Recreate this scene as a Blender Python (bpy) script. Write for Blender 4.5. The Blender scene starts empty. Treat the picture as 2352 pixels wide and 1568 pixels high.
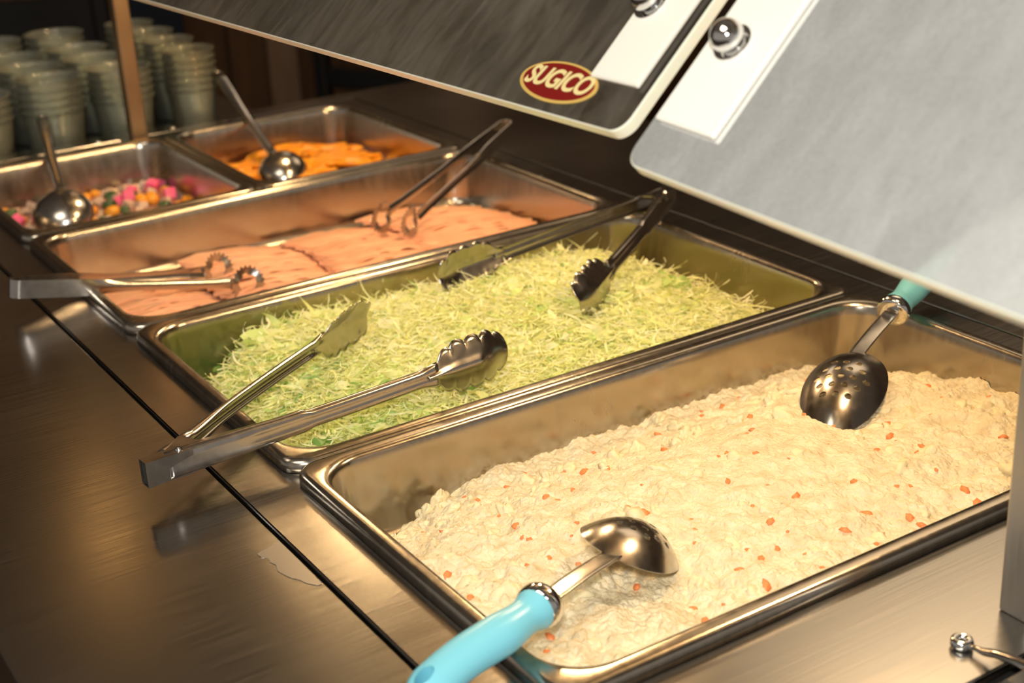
import bpy, bmesh, math, random
import numpy as np
from mathutils import Vector, Matrix, noise

random.seed(7)
np.random.seed(7)
sc = bpy.context.scene
COL = sc.collection
PI = math.pi
V = Vector

# ------------------------------------------------------------------ camera
cam_d = bpy.data.cameras.new('camera')
cam = bpy.data.objects.new('camera', cam_d)
COL.objects.link(cam)
cam_d.sensor_width = 36.0
cam_d.lens = 36.0 * 3353.06 / 2352.0
R0 = V((0.84008057, -0.54028353, -0.04856275))
R1 = V((-0.24286661, -0.29455459, -0.9242583))
R2 = V((0.48505716, 0.78824571, -0.37866641))
CP = V((-0.33286191, -0.51114002, 0.44592456))
cam.matrix_world = Matrix(((R0.x, -R1.x, -R2.x, CP.x), (R0.y, -R1.y, -R2.y, CP.y),
                           (R0.z, -R1.z, -R2.z, CP.z), (0, 0, 0, 1)))
cam_d.clip_start = 0.02
cam_d.dof.use_dof = True
cam_d.dof.focus_distance = 0.98
cam_d.dof.aperture_fstop = 8.0
sc.camera = cam

# ------------------------------------------------------------------ world, lights, exposure
sc.view_settings.view_transform = 'Standard'
sc.view_settings.look = 'None'
sc.view_settings.gamma = 1.0
sc.view_settings.use_curve_mapping = False
sc.view_settings.exposure = 0.08
w = bpy.data.worlds.new('world')
sc.world = w
w.use_nodes = True
w.node_tree.nodes['Background'].inputs[0].default_value = (0.52, 0.47, 0.41, 1)
w.node_tree.nodes['Background'].inputs[1].default_value = 0.55
sc.cycles.max_bounces = 10
sc.cycles.transparent_max_bounces = 40
sc.cycles.glossy_bounces = 6
sc.cycles.caustics_reflective = True
sc.cycles.sample_clamp_indirect = 6.0


def area(name, loc, target, size, power, colr, size_y=None):
    d = bpy.data.lights.new(name, 'AREA')
    d.energy = power
    d.color = colr
    d.size = size
    if size_y:
        d.shape = 'RECTANGLE'
        d.size_y = size_y
    o = bpy.data.objects.new(name, d)
    COL.objects.link(o)
    o.location = loc
    o.rotation_euler = (V(target) - V(loc)).to_track_quat('-Z', 'Y').to_euler()
    return o


# on-camera flash
area('camera_flash', (-0.36, -0.54, 0.60), (0.25, 0.45, 0.0), 0.08, 7.0, (1.0, 0.95, 0.86))
# out-of-view overhead lights: soft fill added at camera left, warm one mirrored in counter
area('unseen_ceiling_light', (-0.9, -0.2, 1.72), (-0.9, -0.2, 0.0), 0.9, 20.0, (1.0, 0.88, 0.70), 0.9)
area('unseen_ceiling_light', (2.3, 1.4, 1.72), (2.3, 1.4, 0.0), 1.3, 7.0, (1.0, 0.74, 0.46), 1.0)
area('dining_fill', (1.6, 3.1, 1.72), (1.2, 2.9, 0.0), 0.6, 2.5, (1.0, 0.78, 0.55))  # added unseen light that lifts the dark room behind the counter
BULBS = [(0.425, 0.12, 0.395), (0.425, 0.62, 0.395), (0.425, 1.12, 0.395)]
BULB_E = 125.0
BULB_C = (1.0, 0.65, 0.31, 1)


# ------------------------------------------------------------------ helpers
def link(o, parent=None):
    COL.objects.link(o)
    if parent:
        o.parent = parent
    return o


def tag(o, label, cat=None, group=None, kind=None):
    if label:
        o['label'] = label
    if cat:
        o['category'] = cat
    if group:
        o['group'] = group
    if kind:
        o['kind'] = kind
    return o


def thing(name, label, cat, loc=(0, 0, 0), group=None):
    o = bpy.data.objects.new(name, None)
    o.empty_display_size = 0.02
    link(o)
    o.location = loc
    return tag(o, label, cat, group)


def smooth(me, on=True):
    me.polygons.foreach_set('use_smooth', [on] * len(me.polygons))


def mobj(name, verts, faces, m, parent=None, sm=True):
    me = bpy.data.meshes.new(name)
    me.from_pydata([tuple(v) for v in verts], [], [tuple(f) for f in faces])
    me.update()
    if m:
        me.materials.append(m)
    smooth(me, sm)
    o = bpy.data.objects.new(name, me)
    link(o)
    if parent:
        bpy.context.view_layer.update() if False else None
        o.parent = parent
        o.location = -V(parent.location)
    return o


def bobj(name, bm, m, parent=None, sm=False, angle=None):
    me = bpy.data.meshes.new(name)
    bmesh.ops.recalc_face_normals(bm, faces=bm.faces[:])
    bm.to_mesh(me)
    bm.free()
    if m:
        me.materials.append(m)
    smooth(me, sm)
    if angle is not None:
        me.set_sharp_from_angle(angle=math.radians(angle))
    o = bpy.data.objects.new(name, me)
    link(o)
    if parent:
        o.parent = parent
        o.location = -V(parent.location)
    return o


def box(bm, lo, hi, bev=0.0, seg=2):
    r = bmesh.ops.create_cube(bm, size=1.0)
    vs = r['verts']
    for v in vs:
        v.co = V([lo[i] + (v.co[i] + 0.5) * (hi[i] - lo[i]) for i in range(3)])
    if bev > 0:
        es = set()
        for v in vs:
            es.update(v.link_edges)
        bmesh.ops.bevel(bm, geom=list(es), offset=bev, segments=seg, profile=0.5, affect='EDGES')


def frame_of(t, up=V((0, 0, 1))):
    t = t.normalized()
    a = up.cross(t)
    if a.length < 1e-5:
        a = V((1, 0, 0)).cross(t)
    a.normalize()
    return a, t.cross(a)


def loft(rings, cap=True, closed=True):
    n = len(rings[0])
    vs = [p for r in rings for p in r]
    fs = []
    for i in range(len(rings) - 1):
        for j in range(n if closed else n - 1):
            k = (j + 1) % n
            fs.append((i * n + j, i * n + k, (i + 1) * n + k, (i + 1) * n + j))
    if cap and closed:
        fs.append(tuple(range(n))[::-1])
        fs.append(tuple(range((len(rings) - 1) * n, len(rings) * n)))
    return vs, fs


def tube(pts, rad, seg=12, up=V((0, 0, 1)), flat=1.0, power=2.0):
    """rad: list of (ra, rb) half width / half height"""
    rings = []
    P = [V(p) for p in pts]
    for i, p in enumerate(P):
        t = P[min(i + 1, len(P) - 1)] - P[max(i - 1, 0)]
        a, b = frame_of(t, up)
        ra, rb = rad[i] if isinstance(rad[i], tuple) else (rad[i], rad[i])
        ring = []
        for k in range(seg):
            th = 2 * PI * k / seg
            c, s = math.cos(th), math.sin(th)
            c = math.copysign(abs(c) ** (2 / power), c)
            s = math.copysign(abs(s) ** (2 / power), s)
            ring.append(p + a * ra * c + b * rb * s)
        rings.append(ring)
    return loft(rings)


def catmull(pts, n=8):
    P = [V(p) for p in pts]
    P = [P[0] * 2 - P[1]] + P + [P[-1] * 2 - P[-2]]
    out = []
    for i in range(1, len(P) - 2):
        for k in range(n):
            t = k / n
            a, b, c, d = P[i - 1], P[i], P[i + 1], P[i + 2]
            out.append(0.5 * ((2 * b) + (c - a) * t + (2 * a - 5 * b + 4 * c - d) * t * t + (3 * b - a - 3 * c + d) * t ** 3))
    out.append(P[-2])
    return out


def solid(o, th, off=0.0):
    m = o.modifiers.new('solid', 'SOLIDIFY')
    m.thickness = th
    m.offset = off
    return m


def bake(o):
    dg = bpy.context.evaluated_depsgraph_get()
    dg.update()
    me = bpy.data.meshes.new_from_object(o.evaluated_get(dg))
    o.modifiers.clear()
    o.data = me
    return o


def copy_tree(o, parent=None):
    c = o.copy()
    COL.objects.link(c)
    c.parent = parent
    for ch in list(o.children):
        copy_tree(ch, c)
    return c


# ------------------------------------------------------------------ materials
def newmat(name):
    m = bpy.data.materials.new(name)
    m.use_nodes = True
    nt = m.node_tree
    b = nt.nodes['Principled BSDF']
    return m, nt, b


def N(nt, typ, **kw):
    n = nt.nodes.new(typ)
    for k, v in kw.items():
        setattr(n, k, v)
    return n


def ramp(nt, stops):
    r = N(nt, 'ShaderNodeValToRGB')
    el = r.color_ramp.elements
    while len(el) < len(stops):
        el.new(0.5)
    for e, (p, c) in zip(el, stops):
        e.position = p
        e.color = c if len(c) == 4 else (*c, 1)
    return r


def plain(name, col, rough=0.5, metal=0.0, **kw):
    m, nt, b = newmat(name)
    b.inputs['Base Color'].default_value = (*col, 1)
    b.inputs['Roughness'].default_value = rough
    b.inputs['Metallic'].default_value = metal
    for k, v in kw.items():
        b.inputs[k].default_value = v
    return m


def steel(name, col=(0.60, 0.57, 0.53), r0=0.2, r1=0.36, stretch=(3, 160, 160), bump=0.03, blot=6.0):
    m, nt, b = newmat(name)
    tc = N(nt, 'ShaderNodeTexCoord')
    mp = N(nt, 'ShaderNodeMapping')
    mp.inputs['Scale'].default_value = stretch
    nt.links.new(tc.outputs['Object'], mp.inputs[0])
    n1 = N(nt, 'ShaderNodeTexNoise')
    n1.inputs['Scale'].default_value = 6
    n1.inputs['Detail'].default_value = 6
    nt.links.new(mp.outputs[0], n1.inputs[0])
    n2 = N(nt, 'ShaderNodeTexNoise')
    n2.inputs['Scale'].default_value = blot
    n2.inputs['Detail'].default_value = 4
    nt.links.new(tc.outputs['Object'], n2.inputs[0])
    add = N(nt, 'ShaderNodeMath', operation='MULTIPLY_ADD')
    add.inputs[1].default_value = 0.5
    nt.links.new(n1.outputs[0], add.inputs[0])
    h = N(nt, 'ShaderNodeMath', operation='MULTIPLY')
    h.inputs[1].default_value = 0.5
    nt.links.new(n2.outputs[0], h.inputs[0])
    nt.links.new(h.outputs[0], add.inputs[2])
    mr = N(nt, 'ShaderNodeMapRange')
    mr.inputs['From Min'].default_value = 0.35
    mr.inputs['From Max'].default_value = 0.65
    mr.inputs['To Min'].default_value = r0
    mr.inputs['To Max'].default_value = r1
    nt.links.new(add.outputs[0], mr.inputs[0])
    nt.links.new(mr.outputs[0], b.inputs['Roughness'])
    cr = ramp(nt, [(0.3, tuple(c * 0.86 for c in col)), (0.7, col)])
    nt.links.new(add.outputs[0], cr.inputs[0])
    nt.links.new(cr.outputs[0], b.inputs['Base Color'])
    b.inputs['Metallic'].default_value = 1.0
    bp = N(nt, 'ShaderNodeBump')
    bp.inputs['Strength'].default_value = bump
    bp.inputs['Distance'].default_value = 0.001
    nt.links.new(n1.outputs[0], bp.inputs['Height'])
    nt.links.new(bp.outputs[0], b.inputs['Normal'])
    return m


M_pan = steel('pan_steel', (0.50, 0.455, 0.39), 0.17, 0.28, (30, 30, 5), 0.008, 14)
M_counter = steel('counter_steel', (0.49, 0.48, 0.465), 0.17, 0.26, (2.2, 90, 90), 0.03, 5)
M_tool = steel('utensil_steel', (0.50, 0.475, 0.45), 0.16, 0.26, (30, 30, 30), 0.01, 20)
M_dark = plain('dark_gap', (0.012, 0.011, 0.010), 0.8)  # near-black for the well floor and for painted shade in gaps
M_blue = plain('blue_plastic', (0.20, 0.60, 0.76), 0.30, 0.0)
M_blue.node_tree.nodes['Principled BSDF'].inputs['Subsurface Weight'].default_value = 0.08
M_blue.node_tree.nodes['Principled BSDF'].inputs['Subsurface Radius'].default_value = (0.002, 0.004, 0.006)
M_white = plain('white_paint', (0.86, 0.84, 0.78), 0.45)
M_chrome = plain('chrome', (0.75, 0.75, 0.75), 0.07, 1.0)
M_post = steel('post_steel', (0.58, 0.55, 0.51), 0.34, 0.46, (140, 140, 3), 0.04, 12)


def bulb_mat():
    m, nt, b = newmat('warm_bulb')
    e = N(nt, 'ShaderNodeEmission')
    e.inputs[0].default_value = BULB_C
    e.inputs[1].default_value = BULB_E
    nt.links.new(e.outputs[0], nt.nodes['Material Output'].inputs[0])
    return m


def acrylic(name, haze_lo, haze_hi, haze_col, seed, grain=0.0):
    """scuffed clear sheet: clear, glossy on top, part covered with a milky film of scuffs and painted-in reflection"""
    m, nt, b = newmat(name)
    out = nt.nodes['Material Output']
    nt.nodes.remove(b)
    tr = N(nt, 'ShaderNodeBsdfTransparent')
    tr.inputs[0].default_value = (0.95, 0.95, 0.93, 1)
    gl = N(nt, 'ShaderNodeBsdfGlossy')
    gl.inputs['Roughness'].default_value = 0.06
    fr = N(nt, 'ShaderNodeFresnel')
    fr.inputs[0].default_value = 1.5
    mx = N(nt, 'ShaderNodeMixShader')
    nt.links.new(fr.outputs[0], mx.inputs[0])
    nt.links.new(tr.outputs[0], mx.inputs[1])
    nt.links.new(gl.outputs[0], mx.inputs[2])
    df = N(nt, 'ShaderNodeBsdfDiffuse')
    df.inputs[0].default_value = (*haze_col, 1)
    tc = N(nt, 'ShaderNodeTexCoord')
    mp = N(nt, 'ShaderNodeMapping')
    mp.inputs['Location'].default_value = (seed, seed * 0.7, 0)
    mp.inputs['Scale'].default_value = (5, 16, 5)
    mp.inputs['Rotation'].default_value = (0, 0, 0.7)
    nt.links.new(tc.outputs['Object'], mp.inputs[0])
    n1 = N(nt, 'ShaderNodeTexNoise')
    n1.inputs['Scale'].default_value = 3.2
    n1.inputs['Detail'].default_value = 10
    n1.inputs['Roughness'].default_value = 0.65
    n1.inputs['Distortion'].default_value = 0.6
    nt.links.new(mp.outputs[0], n1.inputs[0])
    mr = N(nt, 'ShaderNodeMapRange')
    mr.inputs['From Min'].default_value = 0.42
    mr.inputs['From Max'].default_value = 0.72
    mr.inputs['To Min'].default_value = haze_lo
    mr.inputs['To Max'].default_value = haze_hi
    nt.links.new(n1.outputs[0], mr.inputs[0])
    last = mr.outputs[0]
    if grain > 0:
        n2 = N(nt, 'ShaderNodeTexNoise')
        n2.inputs['Scale'].default_value = 420
        n2.inputs['Detail'].default_value = 2
        nt.links.new(tc.outputs['Object'], n2.inputs[0])
        ma = N(nt, 'ShaderNodeMath', operation='MULTIPLY_ADD')
        ma.inputs[1].default_value = grain
        nt.links.new(n2.outputs[0], ma.inputs[0])
        nt.links.new(last, ma.inputs[2])
        last = ma.outputs[0]
    mx2 = N(nt, 'ShaderNodeMixShader')
    nt.links.new(last, mx2.inputs[0])
    nt.links.new(mx.outputs[0], mx2.inputs[1])
    nt.links.new(df.outputs[0], mx2.inputs[2])
    nt.links.new(mx2.outputs[0], out.inputs[0])
    return m


M_sheet_a = acrylic('scuffed_acrylic', 0.018, 0.10, (0.68, 0.62, 0.54), 3.1)
M_sheet_b = acrylic('reflection_veil_acrylic', 0.25, 0.33, (0.78, 0.82, 0.84), 1.3, 0.10)  # pale grainy film paints ceiling reflection and flash veil over the scuffed sheet


def edge_mat():
    m, nt, b = newmat('acrylic_edge')
    b.inputs['Base Color'].default_value = (0.88, 0.88, 0.74, 1)
    b.inputs['Roughness'].default_value = 0.25
    b.inputs['Transmission Weight'].default_value = 0.12
    b.inputs['Subsurface Weight'].default_value = 0.3
    return m


M_edge = edge_mat()


def cup_mat():
    m, nt, b = newmat('clear_plastic')
    out = nt.nodes['Material Output']
    nt.nodes.remove(b)
    tr = N(nt, 'ShaderNodeBsdfTransparent')
    tr.inputs[0].default_value = (0.96, 0.97, 0.94, 1)
    gl = N(nt, 'ShaderNodeBsdfGlossy')
    gl.inputs['Roughness'].default_value = 0.05
    df = N(nt, 'ShaderNodeBsdfDiffuse')
    df.inputs[0].default_value = (0.75, 0.78, 0.66, 1)
    lw = N(nt, 'ShaderNodeLayerWeight')
    lw.inputs[0].default_value = 0.35
    m1 = N(nt, 'ShaderNodeMixShader')
    m2 = N(nt, 'ShaderNodeMixShader')
    m2.inputs[0].default_value = 0.11
    nt.links.new(lw.outputs['Fresnel'], m1.inputs[0])
    nt.links.new(tr.outputs[0], m1.inputs[1])
    nt.links.new(gl.outputs[0], m1.inputs[2])
    nt.links.new(m1.outputs[0], m2.inputs[1])
    nt.links.new(df.outputs[0], m2.inputs[2])
    nt.links.new(m2.outputs[0], out.inputs[0])
    return m


M_cup = cup_mat()


def food(name, c0, c1, scale, rough=0.5, sss=0.15, bump=0.3, dist=0.002, detail=6, c2=None, spec=0.4):
    m, nt, b = newmat(name)
    tc = N(nt, 'ShaderNodeTexCoord')
    n = N(nt, 'ShaderNodeTexNoise')
    n.inputs['Scale'].default_value = scale
    n.inputs['Detail'].default_value = detail
    nt.links.new(tc.outputs['Object'], n.inputs[0])
    st = [(0.32, c0), (0.62, c1)]
    if c2:
        st.append((0.75, c2))
    r = ramp(nt, st)
    nt.links.new(n.outputs[0], r.inputs[0])
    nt.links.new(r.outputs[0], b.inputs['Base Color'])
    b.inputs['Roughness'].default_value = rough
    b.inputs['Specular IOR Level'].default_value = spec
    b.inputs['Subsurface Weight'].default_value = sss
    b.inputs['Subsurface Radius'].default_value = (0.006, 0.004, 0.002)
    bp = N(nt, 'ShaderNodeBump')
    bp.inputs['Strength'].default_value = bump
    bp.inputs['Distance'].default_value = dist
    n3 = N(nt, 'ShaderNodeTexNoise')
    n3.inputs['Scale'].default_value = scale * 5
    n3.inputs['Detail'].default_value = 6
    nt.links.new(tc.outputs['Object'], n3.inputs[0])
    nt.links.new(n3.outputs[0], bp.inputs['Height'])
    nt.links.new(bp.outputs[0], b.inputs['Normal'])
    return m


M_potato = food('potato_salad', (0.70, 0.58, 0.36), (0.85, 0.76, 0.54), 75, 0.42, 0.15, 0.9, 0.0022, 9)
M_chunk = food('potato_chunk', (0.78, 0.68, 0.42), (0.82, 0.74, 0.50), 60, 0.45, 0.3, 0.3, 0.001)
M_carrot = food('carrot', (0.80, 0.20, 0.05), (0.88, 0.32, 0.12), 80, 0.4, 0.2, 0.2, 0.001)
M_ham = food('pink_meat', (0.88, 0.42, 0.23), (0.95, 0.54, 0.33), 16, 0.38, 0.15, 0.25, 0.0006, 5)
_nt = M_ham.node_tree
_oi = _nt.nodes.new('ShaderNodeObjectInfo')
_mr = _nt.nodes.new('ShaderNodeMapRange')
_mr.inputs['To Min'].default_value = 0.84
_mr.inputs['To Max'].default_value = 1.05
_nt.links.new(_oi.outputs['Random'], _mr.inputs[0])
_hs = _nt.nodes.new('ShaderNodeHueSaturation')
_nt.links.new(_mr.outputs[0], _hs.inputs['Value'])
_bs = _nt.nodes['Principled BSDF']
_src = _bs.inputs['Base Color'].links[0].from_socket
_nt.links.new(_src, _hs.inputs['Color'])
_nt.links.new(_hs.outputs[0], _bs.inputs['Base Color'])
M_peach = food('orange_fruit', (0.80, 0.26, 0.010), (0.92, 0.42, 0.025), 30, 0.25, 0.3, 0.1, 0.001)
M_pink = food('pink_cube', (0.85, 0.10, 0.25), (0.92, 0.22, 0.38), 40, 0.3, 0.3, 0.1, 0.001)
M_orange_piece = food('orange_piece', (0.85, 0.30, 0.02), (0.92, 0.42, 0.04), 40, 0.3, 0.3, 0.1, 0.001)
M_green = food('green_piece', (0.03, 0.06, 0.02), (0.08, 0.14, 0.05), 40, 0.3, 0.1, 0.1, 0.001)
M_pale = food('pale_piece', (0.62, 0.42, 0.30), (0.74, 0.56, 0.42), 40, 0.25, 0.4, 0.1, 0.001)
M_syrup = plain('amber_syrup', (0.30, 0.06, 0.008), 0.06)
M_brine = plain('pink_brine', (0.36, 0.17, 0.12), 0.08)


def cabbage_mat():
    m, nt, b = newmat('cabbage')
    at = N(nt, 'ShaderNodeAttribute')
    at.attribute_name = 'tone'
    r = ramp(nt, [(0.0, (0.96, 0.96, 0.68)), (0.45, (0.93, 0.94, 0.46)), (0.78, (0.76, 0.90, 0.34)), (0.93, (0.50, 0.76, 0.26)), (1.0, (0.28, 0.52, 0.14))])
    nt.links.new(at.outputs['Fac'], r.inputs[0])
    nt.links.new(r.outputs[0], b.inputs['Base Color'])
    b.inputs['Roughness'].default_value = 0.38
    b.inputs['Subsurface Weight'].default_value = 0.0
    out = nt.nodes['Material Output']
    tl = N(nt, 'ShaderNodeBsdfTranslucent')
    nt.links.new(r.outputs[0], tl.inputs[0])
    mx = N(nt, 'ShaderNodeMixShader')
    mx.inputs[0].default_value = 0.35
    nt.links.new(b.outputs[0], mx.inputs[1])
    nt.links.new(tl.outputs[0], mx.inputs[2])
    nt.links.new(mx.outputs[0], out.inputs[0])
    return m


M_cab = cabbage_mat()
M_cabbase = food('cabbage_base', (0.62, 0.64, 0.22), (0.78, 0.78, 0.38), 70, 0.5, 0.2, 0.6, 0.003)


def wood(name, c0, c1, sc_=(14, 14, 1.5), rough=0.45):
    m, nt, b = newmat(name)
    tc = N(nt, 'ShaderNodeTexCoord')
    mp = N(nt, 'ShaderNodeMapping')
    mp.inputs['Scale'].default_value = sc_
    nt.links.new(tc.outputs['Object'], mp.inputs[0])
    n = N(nt, 'ShaderNodeTexNoise')
    n.inputs['Scale'].default_value = 3
    n.inputs['Detail'].default_value = 6
    nt.links.new(mp.outputs[0], n.inputs[0])
    r = ramp(nt, [(0.3, c0), (0.7, c1)])
    nt.links.new(n.outputs[0], r.inputs[0])
    nt.links.new(r.outputs[0], b.inputs['Base Color'])
    b.inputs['Roughness'].default_value = rough
    return m


M_wood = wood('brown_wood', (0.09, 0.045, 0.022), (0.15, 0.08, 0.04))
M_woodl = wood('light_wood', (0.26, 0.17, 0.11), (0.36, 0.25, 0.18))
M_black = plain('black_lacquer', (0.006, 0.006, 0.007), 0.45)
M_navy = plain('navy_cloth', (0.008, 0.018, 0.04), 0.8)
M_floor = wood('floor_boards', (0.05, 0.025, 0.013), (0.08, 0.045, 0.025), (2, 14, 14), 0.5)
M_ceil = plain('ceiling_paint', (0.72, 0.70, 0.66), 0.9)
M_wall = plain('wall_paint', (0.16, 0.11, 0.08), 0.85)

# ------------------------------------------------------------------ room shell
ZF = -0.86          # floor
ZT = -0.009         # steel counter top


def struct(name, lo, hi, m, label=None):
    bm = bmesh.new()
    box(bm, lo, hi)
    o = bobj(name, bm, m)
    o['kind'] = 'structure'
    return o


struct('floor', (-3.2, -3.2, ZF - 0.05), (3.6, 4.05, ZF), M_floor)
struct('ceiling', (-3.2, -3.2, 1.78), (3.6, 4.05, 1.83), M_ceil)
wb = struct('wall_back', (-3.2, 4.0, ZF), (3.6, 4.05, 1.78), M_wall)
struct('wall_right', (3.6, -3.2, ZF), (3.65, 4.05, 1.78), M_wall)
# vertical timber boards on the back wall, uneven widths with dark joints
xx = -0.4
bi = 0
bw = [0.17, 0.24, 0.13, 0.20, 0.28, 0.16, 0.22]
while xx < 3.4:
    wd = bw[bi % 7]
    bm = bmesh.new()
    box(bm, (xx + 0.006, 3.965 + 0.008 * (bi % 3), ZF), (xx + wd - 0.006, 4.0, 1.3), 0.003, 1)
    o = bobj('board', bm, M_woodl if bi % 3 == 1 else M_wood, wb)
    xx += wd
    bi += 1

# ------------------------------------------------------------------ the counter
isl = thing('buffet_island', 'dark timber base cabinet of the salad bar under the steel top', 'cabinet', (0.27, 0.5, ZF))
bm = bmesh.new()
box(bm, (-0.20, -1.3, ZF + 0.08), (0.77, 1.372, -0.20), 0.004, 1)
bobj('body', bm, M_wood, isl)
bm = bmesh.new()
box(bm, (-0.16, -1.26, ZF), (0.73, 1.36, ZF + 0.08))
bobj('plinth', bm, M_black, isl)

ct = thing('counter_top', 'brushed stainless steel counter slab around the food well', 'counter', (0.27, 0.5, ZT))
GX0, GX1 = -0.0412, 0.5704      # seam outer edges
# one continuous slab with the well cut out: left, right, far and near runs
for nm, lo, hi in (('left_run', (-0.2202, -1.35, -0.049), (GX0, 1.385, ZT)),
                   ('right_run', (GX1, -1.35, -0.049), (0.79, 1.385, ZT)),
                   ('far_run', (GX0, 1.349, -0.049), (GX1, 1.385, ZT)),
                   ('near_run', (GX0, -1.35, -0.049), (GX1, -0.109, ZT))):
    bm = bmesh.new()
    box(bm, lo, hi, 0.0009, 2)
    bobj(nm, bm, M_counter, ct)
bm = bmesh.new()
box(bm, (-0.2195, -1.349, -0.20), (-0.2165, 1.384, -0.049))
box(bm, (0.7865, -1.349, -0.20), (0.7895, 1.384, -0.049))
box(bm, (-0.2195, 1.381, -0.20), (0.7895, 1.384, -0.049))
bobj('apron', bm, M_counter, ct)
bm = bmesh.new()
box(bm, (-0.06, -0.14, -0.20), (0.60, 1.36, -0.19))
bobj('well_floor', bm, M_dark, ct)
bm = bmesh.new()
for lo, hi in (((GX0 - 0.002, -0.11, -0.19), (GX0 + 0.012, 1.352, -0.018)), ((GX1 - 0.012, -0.11, -0.19), (GX1 + 0.002, 1.352, -0.018)),
               ((GX0, 1.335, -0.19), (GX1, 1.352, -0.018)), ((GX0, -0.113, -0.19), (GX1, -0.096, -0.018))):
    box(bm, lo, hi)
bobj('seam_shade', bm, M_dark, ct)  # near-black strips standing in for the shade down inside the seam

# raised flange plate of the food well (four mitred runs, one pressed sheet)
fl = thing('well_flange', 'steel flange plate set in the counter round the food pans', 'flange', (0.265, 0.6, ZT))
bm = bmesh.new()
X0, X1, Y0, Y1 = GX0 + 0.0026, GX1 - 0.0026, -0.1015, 1.3465
x0, x1, y0, y1 = 0.010, 0.520, 0.012, 1.290
z0, z1 = -0.0135, ZT
ov = [bm.verts.new((x, y, z)) for z in (z1, z0) for (x, y) in ((X0, Y0), (X1, Y0), (X1, Y1), (X0, Y1))]
iv = [bm.verts.new((x, y, z)) for z in (z1, z0) for (x, y) in ((x0, y0), (x1, y0), (x1, y1), (x0, y1))]
for i in range(4):
    j = (i + 1) % 4
    bm.faces.new((ov[i], ov[j], iv[j], iv[i]))
    bm.faces.new((ov[i + 4], ov[j + 4], iv[j + 4], iv[i + 4]))
    bm.faces.new((ov[i], ov[j], ov[j + 4], ov[i + 4]))
    bm.faces.new((iv[i], iv[j], iv[j + 4], iv[i + 4]))
edg = [e for e in bm.edges if all(v in ov[:4] for v in e.verts)]
bmesh.ops.bevel(bm, geom=edg, offset=0.0018, segments=3, profile=0.5, affect='EDGES')
bobj('plate', bm, M_counter, fl)

# ------------------------------------------------------------------ food pans
def rrect(x0, y0, x1, y1, r, z, seg=8):
    out = []
    for cx, cy, a0 in ((x1 - r, y1 - r, 0), (x0 + r, y1 - r, 90), (x0 + r, y0 + r, 180), (x1 - r, y0 + r, 270)):
        for k in range(seg + 1):
            a = math.radians(a0 + 90.0 * k / seg)
            out.append(V((cx + r * math.cos(a), cy + r * math.sin(a), z)))
    return out


def pan(label, x0, y0, x1, y1, depth=0.065, ri=0.034, off=(0.0095, 0.0120), dz=0.0, group='steel food pans in the well'):
    t = thing('food_pan', label, 'food pan', ((x0 + x1) / 2, (y0 + y1) / 2, dz), group)
    g = 0.0006
    x0 += g; x1 -= g; y0 += g; y1 -= g
    ox, oy = off
    prof = []   # (inset x, inset y, radius, z)
    ro = 0.017
    prof += [(0, 0, ro, ZT + 0.0004), (0.0, 0.0, ro, -0.0040), (0.0006, 0.0006, ro, -0.0018), (0.0020, 0.0020, ro, -0.0004), (0.0040, 0.0040, ro, 0.0)]
    prof += [(ox * 0.72, oy * 0.72, ri * 0.9, 0.0), (ox * 0.92, oy * 0.92, ri, -0.0002), (ox + 0.0004, oy + 0.0004, ri, -0.0012), (ox + 0.0014, oy + 0.0014, ri, -0.0036)]
    dr = 0.004
    zf = -depth
    prof += [(ox + 0.0024, oy + 0.0024, ri - 0.001, -0.010), (ox + 0.0022 + dr, oy + 0.0022 + dr, ri - 0.003, zf + 0.014)]
    for k in range(1, 6):
        a = math.radians(90 * k / 5)
        q = 0.013
        prof.append((ox + 0.0022 + dr + q * (1 - math.cos(a)), oy + 0.0022 + dr + q * (1 - math.cos(a)), ri - 0.003 - q * 0.5 * (1 - math.cos(a)), zf + 0.014 - 0.014 * math.sin(a)))
    rings = [rrect(x0 + a, y0 + b, x1 - a, y1 - b, max(r, 0.006), z + dz) for a, b, r, z in prof]
    vs, fs = loft(rings, cap=False)
    n = len(rings[0])
    fs.append(tuple(range((len(rings) - 1) * n, len(rings) * n)))
    o = mobj('body', vs, fs, M_pan, t)
    o.data.set_sharp_from_angle(angle=math.radians(40))
    solid(o, 0.0007, 1.0)
    return t


P = 0.325
pan('long steel food pan nearest the camera, heaped with cream potato salad', 0, 0, 0.53, P)
pan('long steel food pan holding the heap of shredded cabbage', 0, P, 0.53, 2 * P)
pan('long steel food pan holding the fans of pink sliced meat', 0, 2 * P, 0.53, 3 * P)
pan('half-size steel food pan of pink and orange diced pickles, far left', 0, 3 * P, 0.265, 4 * P, off=(0.0095, 0.012), ri=0.032)
pan('half-size steel food pan of orange fruit slices in the far right corner', 0.265, 3 * P, 0.53, 4 * P, off=(0.0095, 0.012), ri=0.032)


# ------------------------------------------------------------------ potato salad
def fbm(x, y, z=0.0, s=1.0, o=4):
    return noise.fractal(V((x * s, y * s, z)), 1.0, 2.0, o)


def sstep(a, b, x):
    t = min(1, max(0, (x - a) / (b - a)))
    return t * t * (3 - 2 * t)


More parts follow.
